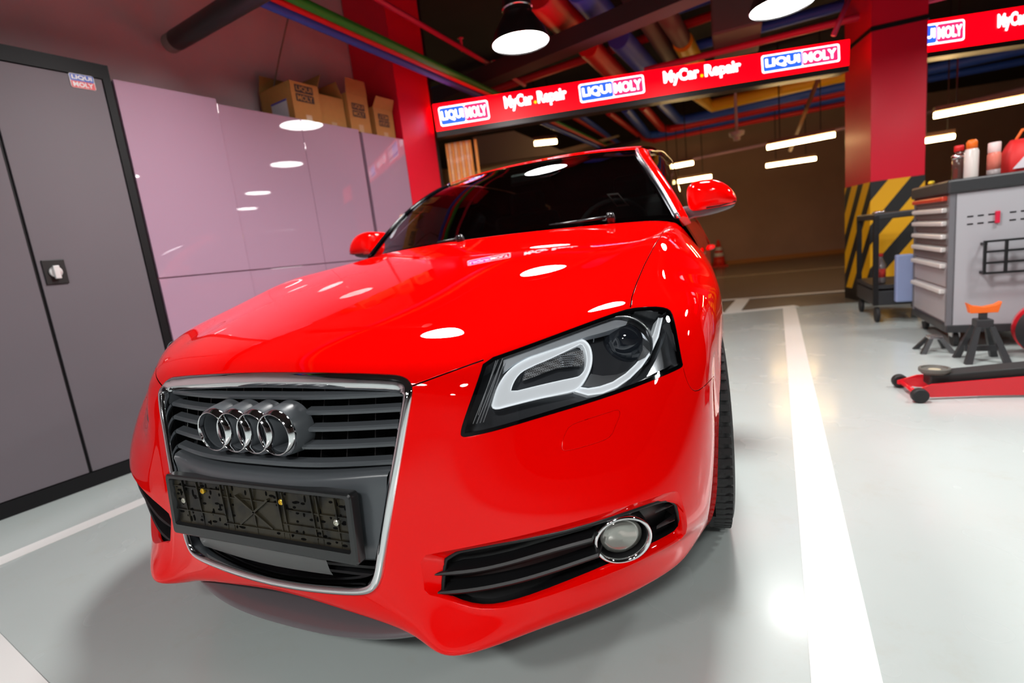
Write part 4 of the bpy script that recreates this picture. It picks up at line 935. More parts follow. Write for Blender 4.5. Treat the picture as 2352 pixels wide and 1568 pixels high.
wcab(2.502, 2.965, 1.968, [], 0, 'single-door glossy white cabinet after the dark gap, beside the red pier')
m_ = MB(); wbox(m_, 2.474, 2.500, 0, 1.94, -.4, -.03); tag(m_.build('filler_strip', DARK, loc=wp(2.487, 0, -.2)), 'narrow dark strip filling the gap between two glossy cabinets', 'panel')
# --- cardboard boxes --------------------------------------------------------------------------
CARD = mat('cardboard', (.50, .25, .065), .75, noise=(30, (.46, .23, .06), .3, .7)); CARDD = mat('cardboard_inner', (.30, .17, .07), .8); INK = mat('box_ink', (.05, .035, .03), .7); TAPE = mat('packing_tape', (.62, .42, .24), .12, coat=1)
def carton(s0, s1, z0, z1, o0, o1, label, flaps, logo=None, upside=False, lab=False, tape=True):
    e = empty('cardboard_box', wp((s0+s1)/2, z0, (o0+o1)/2), label, 'box', 'cardboard boxes on the cabinets')
    m_ = MB(); t = .004
    for a in ((s0, s1, z0, z1, o1-t, o1), (s0, s1, z0, z1, o0, o0+t), (s0, s0+t, z0, z1, o0, o1), (s1-t, s1, z0, z1, o0, o1), (s0, s1, z0, z0+t, o0, o1)): wbox(m_, *a)
    b = m_.build('body', CARD, e)
    for kind, L_, ang in flaps:
        m_ = MB(); a = math.radians(ang)
        if kind == 'f': P = [wp(s0, z1, o1), wp(s1, z1, o1), wp(s1-.01, z1+L_*math.sin(a), o1+L_*math.cos(a)), wp(s0+.01, z1+L_*math.sin(a), o1+L_*math.cos(a))]
        if kind == 'b': P = [wp(s0, z1, o0), wp(s1, z1, o0), wp(s1-.01, z1+L_*math.sin(a), o0-L_*math.cos(a)), wp(s0+.01, z1+L_*math.sin(a), o0-L_*math.cos(a))]
        if kind == 'l': P = [wp(s0, z1, o0), wp(s0, z1, o1), wp(s0-L_*math.cos(a), z1+L_*math.sin(a), o1-.01), wp(s0-L_*math.cos(a), z1+L_*math.sin(a), o0+.01)]
        if kind == 'r': P = [wp(s1, z1, o0), wp(s1, z1, o1), wp(s1+L_*math.cos(a), z1+L_*math.sin(a), o1-.01), wp(s1+L_*math.cos(a), z1+L_*math.sin(a), o0+.01)]
        n = np.cross(P[1]-P[0], P[2]-P[0]); n /= np.linalg.norm(n); m_.prism(P, n*.003); m_.build('flap', CARD, e)
    if logo:
        a, c, w_, h_ = logo; m_ = MB(); cc = wp(a, c, o1+.001); ex = WD*(-1 if upside else 1); ey = ZU*(-1 if upside else 1)
        for s_ in (1, -1): m_.prism([cc+ex*x+ey*(s_*h_*.26+y) for x, y in rrect(w_, h_*.46, .006)], WN*.0006)
        lg = m_.build('printed_logo', INK, e); m_ = MB(); put_text(m_, 'LIQUI', cc+ey*h_*.26, ex, ey, w_*.84, h_*.32, .02, 0); put_text(m_, 'MOLY', cc-ey*h_*.26, ex, ey, w_*.84, h_*.32, .02, 0)
        m_.v = [tuple(np.array(v)+WN*.0012) for v in m_.v]; m_.build('printed_lettering', CARD, lg, fix=False)
    if tape: m_ = MB(); wbox(m_, (s0+s1)/2-.024, (s0+s1)/2+.024, z0, z0+(z1-z0)*.2, o1, o1+.0008); m_.build('tape', TAPE, e)
    if lab:
        m_ = MB(); m_.prism([wp(s0-.001, z0+.03, o1-.24), wp(s0-.001, z0+.03, o1-.06), wp(s0-.001, z0+.16, o1-.06), wp(s0-.001, z0+.16, o1-.24)], -WD*.0006); lb = m_.build('shipping_label', mat('paper_label', (.62, .64, .68), .6), e)
        m_ = MB(); m_.prism([wp(s0-.002, z0+.148, o1-.24), wp(s0-.002, z0+.148, o1-.06), wp(s0-.002, z0+.16, o1-.06), wp(s0-.002, z0+.16, o1-.24)], -WD*.0004); m_.build('label_stripe', mat('label_blue', (.08, .08, .45), .6), lb)
    return e
Z1 = 1.9825
carton(1.945, 2.183, Z1, 2.250, -.40, -.045, 'largest cardboard box with a white label, leftmost on the cabinets', [('r', .11, 62), ('b', .12, 100)], (2.055, 2.175, .15, .115), lab=True)
carton(2.190, 2.430, Z1, 2.215, -.40, -.075, 'plain cardboard box without a logo, second from the left on the cabinets', [('r', .13, 105), ('b', .10, 70)])
carton(2.442, 2.655, Z1, 2.265, -.38, -.045, 'tall cardboard box with its front flap standing up, third on the cabinets', [('f', .11, 88), ('b', .08, 60)], (2.545, 2.145, .13, .105))
carton(2.705, 2.925, 1.969, 2.205, -.36, -.045, 'smallest cardboard box with an upside-down logo, next to the red pier', [('f', .085, 60), ('b', .07, 80)], (2.81, 2.11, .12, .10), upside=True)
# exhaust duct stub and hanging cable
p0 = on_plane(392, 100, wp(0, 0, -.38), WN); p1_ = p0+np.array([.34, -.02, .95]); q1 = at(565, -5, Y=p0[1]-.25)
dr = (q1-p0)/np.linalg.norm(q1-p0)
e = empty('exhaust_duct', p0, 'black round duct with a grey open end sticking out above the cabinets', 'duct')
MB().lathe(p0, dr, [(.035, .02), (.050, 0), (.055, .0), (.055, .16), (.050, .17)], 24).build('collar', mat('duct_grey', (.30, .27, .24), .5), e, True, auto=.6)
MB().lathe(p0+dr*.10, dr, [(.050, 0), (.057, .0), (.057, 1.6), (.05, 1.6)], 24).build('hose', mat('duct_black', (.02, .02, .02), .4), e, True, auto=.6)
m_ = MB(); ca = on_plane(664, 32, wp(0, 0, -.42), WN); cb = on_plane(622, 236, wp(0, 0, -.30), WN); m_.tube([ca+ZU*.8, ca, (ca+cb)/2+[-.01, 0, 0], cb], .006, 6)
tag(m_.build('hanging_cable', mat('cable_tan', (.30, .22, .16), .6), smooth=True, loc=ca), 'thin tan cable hanging down the wall behind the largest cardboard box', 'cable')

# --- pendant lamps ------------------------------------------------------------------------------
LBL = mat('lamp_shade_black', (.015, .014, .014), .3, coat=.3)
def lamp(x, y, z, label, power):
    e = empty('pendant_lamp', (x, y, z), label, 'lamp', 'pendant workshop lamps'); r = .205; c = np.array([x, y, z])
    LW = mat('lamp_diffuser_%d' % power, (1, 1, 1), .5, emit=(1, .99, .97), estr=power)
    MB().lathe(c, (0, 0, 1), [(r*.50, .16), (r-.010, .020), (r-.006, .002), (r, 0), (r+.003, .004), (r*.90, .07), (r*.58, .17), (r*.50, .19), (r*.50, .30), (r*.46, .34), (r*.2, .37), (0, .37)], 40, caps=(0, 0)).build('shade', LBL, e, True, auto=.6)
    MB().lathe(c+ZU*.22, (0, 0, 1), [(r*.53, 0), (r*.53, .012)], 32).build('trim_ring', CHROME, e, True)
    MB().lathe(c+ZU*.012, (0, 0, -1), [(r-.008, 0), (r*.7, .004), (0, .006)], 40, caps=(0, 0)).build('diffuser', LW, e, True)
    MB().tube([c+ZU*.36, c+ZU*(3.4-z)], .006, 6).build('cord', BLACKP, e)
    return e
LP = [(-.41, 2.99, 2.352, 'pendant lamp with a black shade above the car roof, in front of the red banner', 36), (1.28, 3.65, 2.352, 'pendant lamp cut by the top edge of the picture, left of the red pillar', 36),
 (3.45, 4.2, 2.352, 'pendant lamp above the tool chest, next after the one cut by the top edge', 36), (5.25, 4.75, 2.352, 'pendant lamp at the far right end of the banner row', 36),
 (-.40, 1.05, 2.42, 'pendant lamp over the front wheel nearest to the lilac cabinets', 110), (.85, 1.5, 2.42, 'pendant lamp over the front wheel nearest to the white bay line', 170), (2.8, 2.2, 2.42, 'pendant lamp over the floor jack', 80),
 (-.3, -2.4, 2.42, 'unseen pendant lamp added as fill behind the photographer, nearest to the grey cabinet', 115), (1.3, -2.2, 2.42, 'unseen pendant lamp added as fill just behind the photographer on the right', 135), (4.2, .2, 2.42, 'unseen pendant lamp added as fill over the empty floor right of the photographer', 80), (1.0, -4.0, 2.42, 'rearmost unseen pendant lamp, added as fill near the back wall', 60)]  # this last group is out of frame, put in for its fill light
for a in LP: lamp(*a)

# --- ceiling pipes, ducts ---------------------------------------------------------------------------
PB = mat('pipe_blue', (.03, .10, .55), .45); PR = mat('pipe_red', (.62, .012, .015), .45); PG = mat('pipe_green', (.02, .33, .03), .45); PY = mat('pipe_yellow', (.85, .48, .01), .45); PK = mat('pipe_brown', (.13, .07, .06), .6); PM = mat('pipe_crimson', (.55, .02, .08), .35)
def ext(a, b, k0, k1): a = np.array(a); b = np.array(b); return a+(a-b)*k0, b+(b-a)*k1
def pipe(px, z, r, m, label, k0=0, k1=0, name='ceiling_pipe', cat='pipe', corr=False, heads=()):
    P = [at(x, y, Z=z) for x, y in px]; 
    if k0: P = [P[0]+(P[0]-P[1])/np.linalg.norm(P[0]-P[1])*k0]+P[1:]
    if k1: P = P[:-1]+[P[-1]+(P[-1]-P[-2])/np.linalg.norm(P[-1]-P[-2])*k1]
    m_ = MB()
    if corr:
        L_ = np.linalg.norm(P[1]-P[0]); n = int(L_/.03); Q = [P[0]+(P[1]-P[0])*i/n for i in range(n+1)]; m_.tube(Q, [r*(1+.06*(i % 2)) for i in range(n+1)], 20)
    else: m_.tube(P, r, 12)
    o = m_.build(name, m, None, True, auto=.6, loc=P[0]); tag(o, label, cat)
    return o
pipe([(591, 0), (1044, 195)], 2.47, .027, PB, 'blue pipe running beside the red and green pipes high on the left', 3.5, 9)
pipe([(634, 0), (1060, 189)], 2.50, .020, PR, 'thin red pipe between the blue and the green pipe on the left', 3.5, 9)
pipe([(682, 0), (1080, 188)], 2.53, .030, PG, 'green pipe, rightmost of the three parallel pipes high on the left', 3.5, 9)
o = pipe([(870, 0), (1205, 195)], 2.85, .022, PM, 'slim crimson sprinkler pipe above the front of the bay', 1.5, 0)
for px in ((1060, 105), (1135, 155)):
    p = at(*px, Z=2.88); m_ = MB(); m_.lathe(p, ZU, [(.012, -.05), (.012, .06), (.03, .065), (0, .07)], 10); m_.build('sprinkler_head', PM, o, True)
def corr_duct(px, z, r, m, label, k0=0, k1=0): return pipe(px, z, r, m, label, k0, k1, 'flexible_duct', 'duct', True)
corr_duct([(1255, 0), (1325, 75)], 3.0, .14, PR, 'fat red corrugated duct above the black pendant lamp', .2, .1)
corr_duct([(1355, 0), (1395, 50)], 3.0, .12, mat('duct_violet_blue', (.05, .09, .55), .5), 'fat blue corrugated duct beside the fat red one', .3, .1)
corr_duct([(1350, 105), (1425, 180)], 3.02, .115, PR, 'red corrugated duct continuing behind the dark beam', 0, .6)
corr_duct([(1420, 85), (1485, 155)], 3.02, .115, MAT['duct_violet_blue'], 'blue corrugated duct continuing behind the dark beam', 0, .8)
corr_duct([(1470, 20), (1520, 100)], 3.1, .09, PK, 'brown duct beside the blue ducts', .4, 1)
corr_duct([(1535, 40), (1566, 90)], 3.0, .09, PK, 'brown upper half of the duct that turns yellow', .4, 0)
corr_duct([(1568, 95), (1592, 138)], 3.0, .105, PY, 'short yellow corrugated duct above the red banner', 0, .4)
# dark beam
ba = at(1120, 195, Z=2.64); bb = at(1600, 0, Z=2.64); dd = (bb-ba)/np.linalg.norm(bb-ba)
m_ = MB(); s_ = np.array([-dd[1], dd[0], 0])*.10; m_.hexa([ba-dd*2-s_, bb+dd*3-s_, bb+dd*3+s_, ba-dd*2+s_], [p+ZU*.15 for p in (ba-dd*2-s_, bb+dd*3-s_, bb+dd*3+s_, ba-dd*2+s_)]); o = m_.build('beam', mat('beam_dark', (.03, .024, .024), .6)); o.name = 'ceiling_beam'; tag(o, 'dark steel beam crossing the ceiling behind the black pendant lamp', 'beam')
pipe([(1729, 69), (1979, 0)], 3.2, .06, PB, 'blue pipe crossing behind the top lamp towards the red pillar', .8, 2)
pipe([(1656, 118), (1985, 36)], 2.75, .035, PM, 'dull red pipe crossing in front of the red pillar top', .8, 3)
pipe([(1100, 175), (1320, 100)], 3.3, .06, PB, 'blue pipe crossing high behind the black pendant lamp', 1, 2)
pipe([(1110, 215), (1330, 140)], 3.25, .05, PR, 'dark red pipe crossing high above the left end of the banner', 1, 2)
far = [([(1616, 228), (1634, 243), (1861, 189)], PY, .10, 'yellow pipe bending under the red banner'), ([(1881, 184), (1937, 172)], PY, .10, 'straight yellow pipe end beside the red pillar'),
 ([(1528, 245), (1556, 274), (1575, 274), (1937, 196)], PB, .08, 'blue pipe bending just below the yellow one'), ([(1489, 258), (1520, 294), (1540, 296), (1937, 211)], PR, .07, 'dark red pipe bending between the two blue pipes'),
 ([(1448, 262), (1487, 309), (1512, 308), (1937, 222)], PB, .075, 'lower blue pipe bending under the red banner'), ([(1416, 272), (1479, 319), (1502, 323), (1937, 238)], PR, .05, 'outermost thin red bending pipe under the banner'),
 ([(1340, 270), (1450, 350)], PB, .04, 'thin blue pipe right of the long green pipe'), ([(1318, 268), (1445, 345)], PR, .04, 'thin dark red pipe right of the long green pipe')]
for px, m, r, lb in far: pipe(px, 2.9, r, m, lb, .5, .6 if px[-1][0] > 1900 else 2)
pipe([(2117, 163), (2352, 112)], 2.95, .08, PB, 'upper blue pipe seen right of the red pillar', .5, 2); pipe([(2117, 184), (2352, 140)], 2.95, .06, PB, 'lower blue pipe seen right of the red pillar', .5, 2)
pipe([(1560, 372), (1945, 293)], 2.3, .025, mat('conduit_pink', (.45, .28, .36), .4), 'thin pale conduit above the far tube lights', .2, 0, 'conduit'); pipe([(2115, 262), (2330, 208)], 2.75, .04, MAT['conduit_pink'], 'thin pale conduit right of the red pillar', 0, 1, 'conduit')
for px, lb in (([(1880, 180), (1815, 345)], 'diagonal rust coloured hanger rod beside the red pillar'),):
    a, b = at(*px[0], Y=7.5), at(*px[1], Y=9.5); tag(MB().tube([a, b], .03, 8).build('hanger_rod', mat('rust', (.25, .11, .05), .6), None, True, loc=a), lb, 'rod')
a, b = at(1953, -10, Y=5.2), at(1914, 82, Y=5.2); tag(MB().tube([a, b], .022, 8).build('hanger_rod', PM, None, True, loc=a), 'slanting crimson rod left of the red pillar top', 'rod')
# junk dark duct boxes and soffits at the back left
SOF = mat('soffit_beige', (.62, .50, .34), .7)
def slab(px, Y0, Y1, th, m, name, label, cat):
    P = [at(x, y, Y=Yk) for (x, y), Yk in zip(px, (Y0, Y0, Y1, Y1))]; o = MB().prism(P, (0, th, 0)).build(name, m, loc=P[0]); tag(o, label, cat)
slab([(1085, 395), (1420, 310), (1310, 350), (1090, 430)], 9.5, 9.5, .15, SOF, 'soffit_panel', 'large beige soffit slab behind the car roof', 'ceiling panel')
slab([(1085, 315), (1180, 300), (1300, 350), (1090, 380)], 8.0, 8.0, .12, mat('soffit_grey', (.30, .24, .20), .7), 'soffit_panel', 'grey brown soffit panel right of the strip curtain', 'ceiling panel')
a, b = at(1088, 430, Y=7.2), at(1470, 320, Y=8.4); tag(MB().tube([a, b], .05, 6).build('ceiling_beam', mat('beam_dark2', (.03, .025, .02), .6), None, False, loc=a), 'thin dark edge beam sloping above the car roof', 'beam')
p = at(1692, 303, Y=8); tag(MB().lathe(p, -ZU, [(.02, -(3.38-p[2])), (.02, -.01), (.11, 0), (.10, .05), (.05, .07), (.045, .12), (0, .13)], 16).build('smoke_detector', mat('detector_white', (.6, .5, .42), .5), None, True, auto=.6, loc=p), 'small pale smoke detector on the ceiling over the lane', 'detector')
MB_ = MB().box(at(1690, 60, Z=2.95), (.45, .9, .35)); o = MB_.build('air_unit', mat('unit_grey', (.10, .09, .085), .6), bevel=.02, loc=at(1690, 60, Z=2.95)); tag(o, 'dark grey air box on the ceiling left of the top lamp', 'air unit')
# far tube lights
TUBE = mat('tube_warm', (1, .8, .5), .4, emit=(1, .66, .28), estr=30)
for (a, b), z, lb in ((((1762, 339), (1918, 309)), 2.55, 'warm tube light, upper one left of the red pillar'), (((1760, 381), (1874, 364)), 2.5, 'warm tube light just below the one by the red pillar'), (((1520, 387), (1592, 374)), 2.5, 'short warm tube light right above the car side window'), (((1540, 420), (1634, 405)), 2.5, 'warm tube light directly above the wing mirror'), (((2145, 266), (2420, 214)), 2.55, 'long warm tube light in the upper right corner'), (((2110, 326), (2192, 313)), 2.5, 'short warm tube light right of the red pillar')):
    P0 = at(*a, Y=6.9 if a[0] > 2140 else 8.0 if a[1] < 320 or a[0] > 1755 and a[1] < 350 else 9.0 if a[1] < 400 and a[0] < 1600 else 11.2 if a[0] > 2000 else 10.0); Z_ = P0[2]; P1 = at(*b, Z=Z_)
    e = empty('tube_light', P0, lb, 'lamp'); MB().tube([P0, P1], .032, 10).build('tube', TUBE, e, True); MB().hexa(*[[P0+[0, -.04, .04+dz], P1+[0, -.04, .04+dz], P1+[0, .05, .04+dz], P0+[0, .05, .04+dz]] for dz in (0, .05)]).build('batten', mat('batten', (.18, .10, .06), .6), e)
    for k in (.2, .8): MB().tube([P0*(1-k)+P1*k+ZU*.08, P0*(1-k)+P1*k+ZU*(3.4-Z_)], .008, 5).build('suspension_wire', BLACKP, e)
for k, (P0, lb) in enumerate(((np.array([-5.6, 8.0, 2.6]), 'unseen warm tube light added behind the strip curtain to light the lane wall'), (at(1228, 330, Y=7.0), 'warm tube light seen between the car roof and the left half of the banner'))):  # the first tube is hidden from view, put in to light the back left
    P1 = P0+np.array([.30 if k else 1.1, .16, 0]); e = empty('tube_light', P0, lb, 'lamp'); MB().tube([P0, P1], .032, 10).build('tube', TUBE, e, True); MB().hexa(*[[P0+[0, -.04, .04+dz], P1+[0, -.04, .04+dz], P1+[0, .05, .04+dz], P0+[0, .05, .04+dz]] for dz in (0, .05)]).build('batten', MAT['batten'], e)
    for q in (.2, .8): MB().tube([P0*(1-q)+P1*q+ZU*.08, P0*(1-q)+P1*q+ZU*(3.4-P0[2])], .008, 5).build('suspension_wire', BLACKP, e)
# traffic cone
cp = at(1652, 612, Z=0); e = empty('traffic_cone', cp, 'red and white traffic cone by the far wall', 'traffic cone')
CR = mat('cone_red', (.75, .03, .01), .5); CW = mat('cone_white', (.8, .75, .7), .5)
MB().box(cp+ZU*.015, (.42, .42, .03)).build('base', CR, e, bevel=.01); MB().lathe(cp+ZU*.03, ZU, [(.155, 0), (.115, .22)], 20).build('body', CR, e, True)
MB().lathe(cp+ZU*.25, ZU, [(.115, 0), (.098, .09)], 20).build('band', CW, e, True); MB().lathe(cp+ZU*.34, ZU, [(.098, 0), (.085, .06)], 20).build('body', CR, e, True); MB().lathe(cp+ZU*.40, ZU, [(.085, 0), (.068, .08)], 20).build('band', CW, e, True); MB().lathe(cp+ZU*.48, ZU, [(.068, 0), (.03, .17), (0, .18)], 20).build('tip', CR, e, True)
# ================================================================= TOOLS ON THE RIGHT
CHG = mat('chest_grey', (.42, .42, .45), .35, coat=.3); CHD = mat('chest_dark', (.035, .037, .04), .4); DRW = mat('drawer_face', (.17, .155, .155), .35); HND = mat('drawer_handle', (.80, .80, .77), .3, .2)
c_n = np.array([2.12, 3.25, 0]); dC = np.array([.03, 1, 0]); dC /= np.linalg.norm(dC); sC = np.array([dC[1], -dC[0], 0])   # sC points to the right
def cbox(mb, l0, l1, w0, w1, z0, z1): # l along dC (depth from the camera), w along sC
    P = lambda l, w_, z: c_n+dC*l+sC*w_+ZU*z
    return mb.hexa([P(l0, w0, z0), P(l1, w0, z0), P(l1, w1, z0), P(l0, w1, z0)], [P(l0, w0, z1), P(l1, w0, z1), P(l1, w1, z1), P(l0, w1, z1)])
e = empty('tool_chest', c_n+dC*.38+sC*.25, 'pale grey rolling tool chest with a column of drawers at the right', 'tool chest')
m_ = MB(); cbox(m_, 0, .76, .012, .50, .135, .95); m_.build('body', CHG, e, bevel=.008)
m_ = MB(); cbox(m_, -.02, .78, -.02, .53, .95, 1.03); m_.build('top', CHD, e, bevel=.012)
m_ = MB(); cbox(m_, -.005, .765, -.005, .51, .10, .15); m_.build('base_frame', CHD, e, bevel=.008)
for l in (.0, .73): m_ = MB(); cbox(m_, l, l+.03, -.004, .03, .14, .955); m_.build('corner_post', mat('chest_post', (.16, .16, .175), .4), e)
zz = [(.885, .945), (.805, .875), (.725, .795), (.645, .715), (.545, .635), (.385, .535), (.165, .375)]
for k, (z0, z1) in enumerate(zz):
    m_ = MB(); cbox(m_, .035, .725, -.002, .04, z0, z1); dw = m_.build('drawer', DRW if k < 5 else mat('drawer_low', (.38, .37, .38), .35), e, bevel=.003)
    m_ = MB(); cbox(m_, .05, .71, -.030, .0, z1-.034, z1-.006); m_.build('handle', HND if k else mat('handle_red', (.6, .06, .03), .3), dw, bevel=.007)
for l in (.08, .68):
    for w_ in (.06, .44):
        c = c_n+dC*l+sC*w_+ZU*.052; m_ = MB(); m_.lathe(c-sC*.014, sC, [(.03, 0), (.05, .002), (.052, .008), (.052, .02), (.05, .026), (.03, .028)], 20); cb_ = m_.build('caster', RUBBER, e, True, auto=.6)
        m_ = MB(); m_.box(c+ZU*.035, (.045, .06, .05)); m_.build('fork', SATIN, cb_, bevel=.004)
# side fittings on the panel that faces the camera
m_ = MB()
for z in (.80, .755):
    for k in range(9):
        if k == 3: continue
        w_ = .08+k*.048; cbox(m_, -.002, .0, w_, w_+.028, z, z+.008)
m_.build('slot_row', DARK, e)
m_ = MB(); cbox(m_, -.02, .0, .205, .225, .75, .82); m_.build('hook', mat('hook_red', (.65, .02, .06), .3), e, bevel=.003)
m_ = MB()
for z in (.46, .52, .585, .645): cbox(m_, -.075, -.06, .14, .49, z, z+.012)
for w_ in (.14, .235, .33, .425, .478): cbox(m_, -.078, -.062, w_, w_+.013, .46, .657)
for w_ in (.145, .475): cbox(m_, -.07, .0, w_, w_+.012, .63, .645); cbox(m_, -.07, .0, w_, w_+.012, .46, .475)
m_.build('side_basket', BLACKP, e)
# cart (black service trolley)
k_n = np.array([1.96, 4.30, 0])
def kbox(mb, x0, x1, y0, y1, z0, z1): return mb.box(((x0+x1)/2, (y0+y1)/2, (z0+z1)/2), (x1-x0, y1-y0, z1-z0))
e = empty('service_cart', (2.2, 4.6, 0), 'black open service cart between the striped pillar and the tool chest', 'cart')
m_ = MB(); kbox(m_, 1.95, 2.42, 4.28, 4.92, .83, .88); m_.build('top_tray', CHD, e, bevel=.01)
m_ = MB(); zs_ = at(2011, 652, Y=4.36)[2]; kbox(m_, 1.95, 2.42, 4.28, 4.92, zs_-.034, zs_-.004); m_.build('middle_shelf', CHD, e); m_ = MB(); kbox(m_, 1.95, 2.42, 4.28, 4.92, .14, .26); m_.build('bottom_tray', CHD, e, bevel=.01)
for x, y in ((1.955, 4.285), (2.39, 4.285), (1.955, 4.89), (2.39, 4.89)): MB().box((x+.012, y+.012, .5), (.035, .035, .72)).build('upright', BLACKP, e)
for x, y in ((1.98, 4.31), (2.38, 4.31), (1.98, 4.88), (2.38, 4.88)): MB().lathe((x-.014, y, .062), (1, 0, 0), [(.03, 0), (.06, .002), (.062, .01), (.062, .02), (.06, .028), (.03, .03)], 18).build('caster', RUBBER, e, True, auto=.6)
for k, (x, y) in enumerate(((2.0, 4.4), (2.03, 4.6), (2.1, 4.75))):
    MB().lathe((x, y, .88), ZU, [(.028, 0), (.028, .012), (.02, .018), (0, .02)], 14).build('knob', CHROME, e, True)
bc = at(2011, 610, Y=4.36); b0 = np.array([bc[0]+.045, 4.40, .50]); b0[2] = at(2011, 652, Y=4.36)[2]
e2 = empty('bottle', b0, 'clear bottle with a red label standing on the black service cart', 'bottle')
MB().lathe(b0, ZU, [(.03, 0), (.034, .01), (.034, .15), (.014, .2), (.013, .22), (0, .22)], 18).build('body', mat('bottle_glass', (.25, .22, .22), .1, coat=1), e2, True); MB().lathe(b0+ZU*.05, ZU, [(.0345, 0), (.0345, .07)], 18).build('label', mat('label_red', (.7, .05, .04), .4), e2, True); MB().lathe(b0+ZU*.22, ZU, [(.015, 0), (.015, .025), (0, .027)], 14).build('cap', mat('cap_red', (.7, .02, .02), .4), e2, True)
m_ = MB(); P = [at(2056, 585, Y=4.25), at(2090, 585, Y=4.25), at(2090, 690, Y=4.25), at(2056, 690, Y=4.25)]; c = sum(P)/4
pb_ = np.array([c[0], 4.22, (P[0][2]+P[2][2])/2]); m_.box(pb_, (.11, .06, abs(P[0][2]-P[2][2]))); tag(m_.build('parts_bin', mat('bin_blue', (.30, .38, .62), .4), bevel=.01, loc=pb_), 'upright pale blue bin between the black cart and the tool chest', 'bin')
# things on the chest top
def onchest(px, l, z=1.03): 
    p = on_plane(px[0], px[1], c_n+dC*l, dC); q = p.copy(); q[2] = z; return q
p = onchest((2203, 340), .16); e2 = empty('bottle', p, 'dark bottle with a red cap, leftmost on the tool chest', 'bottle')
MB().lathe(p, ZU, [(.03, 0), (.032, .01), (.03, .05), (.032, .06), (.032, .12), (.018, .155), (.018, .17), (0, .17)], 20).build('body', mat('bottle_brown', (.10, .05, .04), .15, coat=1), e2, True); MB().lathe(p+ZU*.17, ZU, [(.024, 0), (.024, .03), (.02, .034), (0, .034)], 16).build('cap', mat('cap_red', (.7, .02, .02), .4), e2, True)
MB().lathe(p+ZU*.125, ZU, [(.034, 0), (.036, .02), (.024, .03)], 20).build('collar', CHROME, e2, True)
p = onchest((2232, 345), .06); e2 = empty('spray_can', p, 'white and brown can with an orange lid on the tool chest', 'can')
MB().lathe(p, ZU, [(.033, 0), (.034, .005), (.034, .15), (.028, .165), (0, .165)], 24).build('body', mat('can_white', (.72, .66, .62), .25, coat=.5), e2, True, auto=.6); MB().lathe(p+ZU*.165, ZU, [(.026, 0), (.026, .04), (.018, .052), (0, .052)], 20).build('lid', mat('lid_orange', (.85, .16, .01), .4), e2, True)
p = onchest((2284, 345), .06); e2 = empty('spray_can', p, 'salmon spray can with a pale cap on the tool chest', 'can')
MB().lathe(p, ZU, [(.03, 0), (.031, .005), (.031, .03)], 24).build('base_band', mat('band_grey', (.35, .3, .3), .3), e2, True); MB().lathe(p+ZU*.03, ZU, [(.031, 0), (.031, .085), (.026, .10)], 24).build('body', mat('can_salmon', (.80, .22, .16), .3), e2, True); MB().lathe(p+ZU*.125, ZU, [(.026, 0), (.029, .004), (.029, .055), (.026, .058), (0, .058)], 20).build('cap', mat('cap_pale', (.85, .62, .60), .4), e2, True)
p = onchest((2352, 345), .14); e2 = empty('tool_bag', p+[.02, .05, 0], 'red soft tool bag with a white print at the right on the tool chest', 'bag')
m_ = MB(); bx = p+[.07, .06, 0]; rows = []
for k, (wd, dp, z) in enumerate(((.30, .16, 0), (.31, .18, .04), (.30, .17, .10), (.25, .12, .16), (.22, .05, .19))): rows.append([bx+np.array([wd/2*math.copysign(abs(math.cos(a))**.5, math.cos(a)), dp/2*math.copysign(abs(math.sin(a))**.5, math.sin(a)), z]) for a in np.linspace(0, 2*math.pi, 25)[:-1]])
m_.strip(rows); m_.f.append(tuple(range(4*24, 5*24))); m_.m.append(0); m_.build('body', mat('bag_red', (.70, .02, .02), .55), e2, True)
m_ = MB(); m_.prism([bx+[-.13, -.095, .02], bx+[-.02, -.095, .02], bx+[.02, -.092, .10], bx+[-.06, -.092, .11]], (0, -.002, 0)); m_.build('print', mat('print_white', (.75, .7, .75), .5), e2); m_ = MB(); m_.tube([bx+[-.10, 0, .16], bx+[-.06, 0, .24], bx+[.06, 0, .24], bx+[.10, 0, .16]], .009, 8); m_.build('strap', mat('strap_orange', (.85, .15, .02), .6), e2, True)
p = onchest((2140, 396), .30); tag(MB().lathe(p, ZU, [(.016, 0), (.018, .012), (.012, .02), (0, .021)], 14).build('socket_piece', mat('yellow_plastic', (.85, .6, .02), .4), None, True, loc=p), 'tiny yellow plastic piece on the front edge of the tool chest', 'tool')
# floor jack
jw = at(2112, 924, Z=0); jf = at(2066, 889, Z=0); JR = mat('jack_red', (.75, .012, .025), .3, coat=.5); JB = mat('jack_black', (.02, .02, .02), .45)
e = empty('floor_jack', jw+[.2, .1, 0], 'low red hydraulic floor jack with a black arm on the floor', 'floor jack')
rw = .034; jd = np.array([1, .10, 0]); jd /= np.linalg.norm(jd); jn = jf-jw; jn[2] = 0; Lw = np.linalg.norm(jn); jn /= Lw
for c in (jw, jf): MB().lathe(c+ZU*rw-jn*.018, jn, [(.012, 0), (rw-.004, 0), (rw, .005), (rw, .030), (rw-.004, .036), (.012, .036)], 24).build('wheel', RUBBER, e, True, auto=.6)
for c, s_ in ((jw, 1), (jf, -1)):
    m_ = MB(); rows = []
    for t, zt, zb in ((-.02, .045, .028), (.06, .075, .012), (.25, .085, .012), (.45, .10, .012), (.62, .15, .02), (.80, .16, .03)):
        p = c+jd*t+jn*s_*(.03+.02*min(t/.2, 1)); rows.append([p+ZU*zb, p+ZU*zt, p+jn*.008*s_+ZU*zt, p+jn*.008*s_+ZU*zb])
    m_.strip(rows); m_.f += [(3, 2, 1, 0), tuple(4*5+i for i in range(4))]; m_.m += [0, 0]; m_.build('side_rail', JR, e)
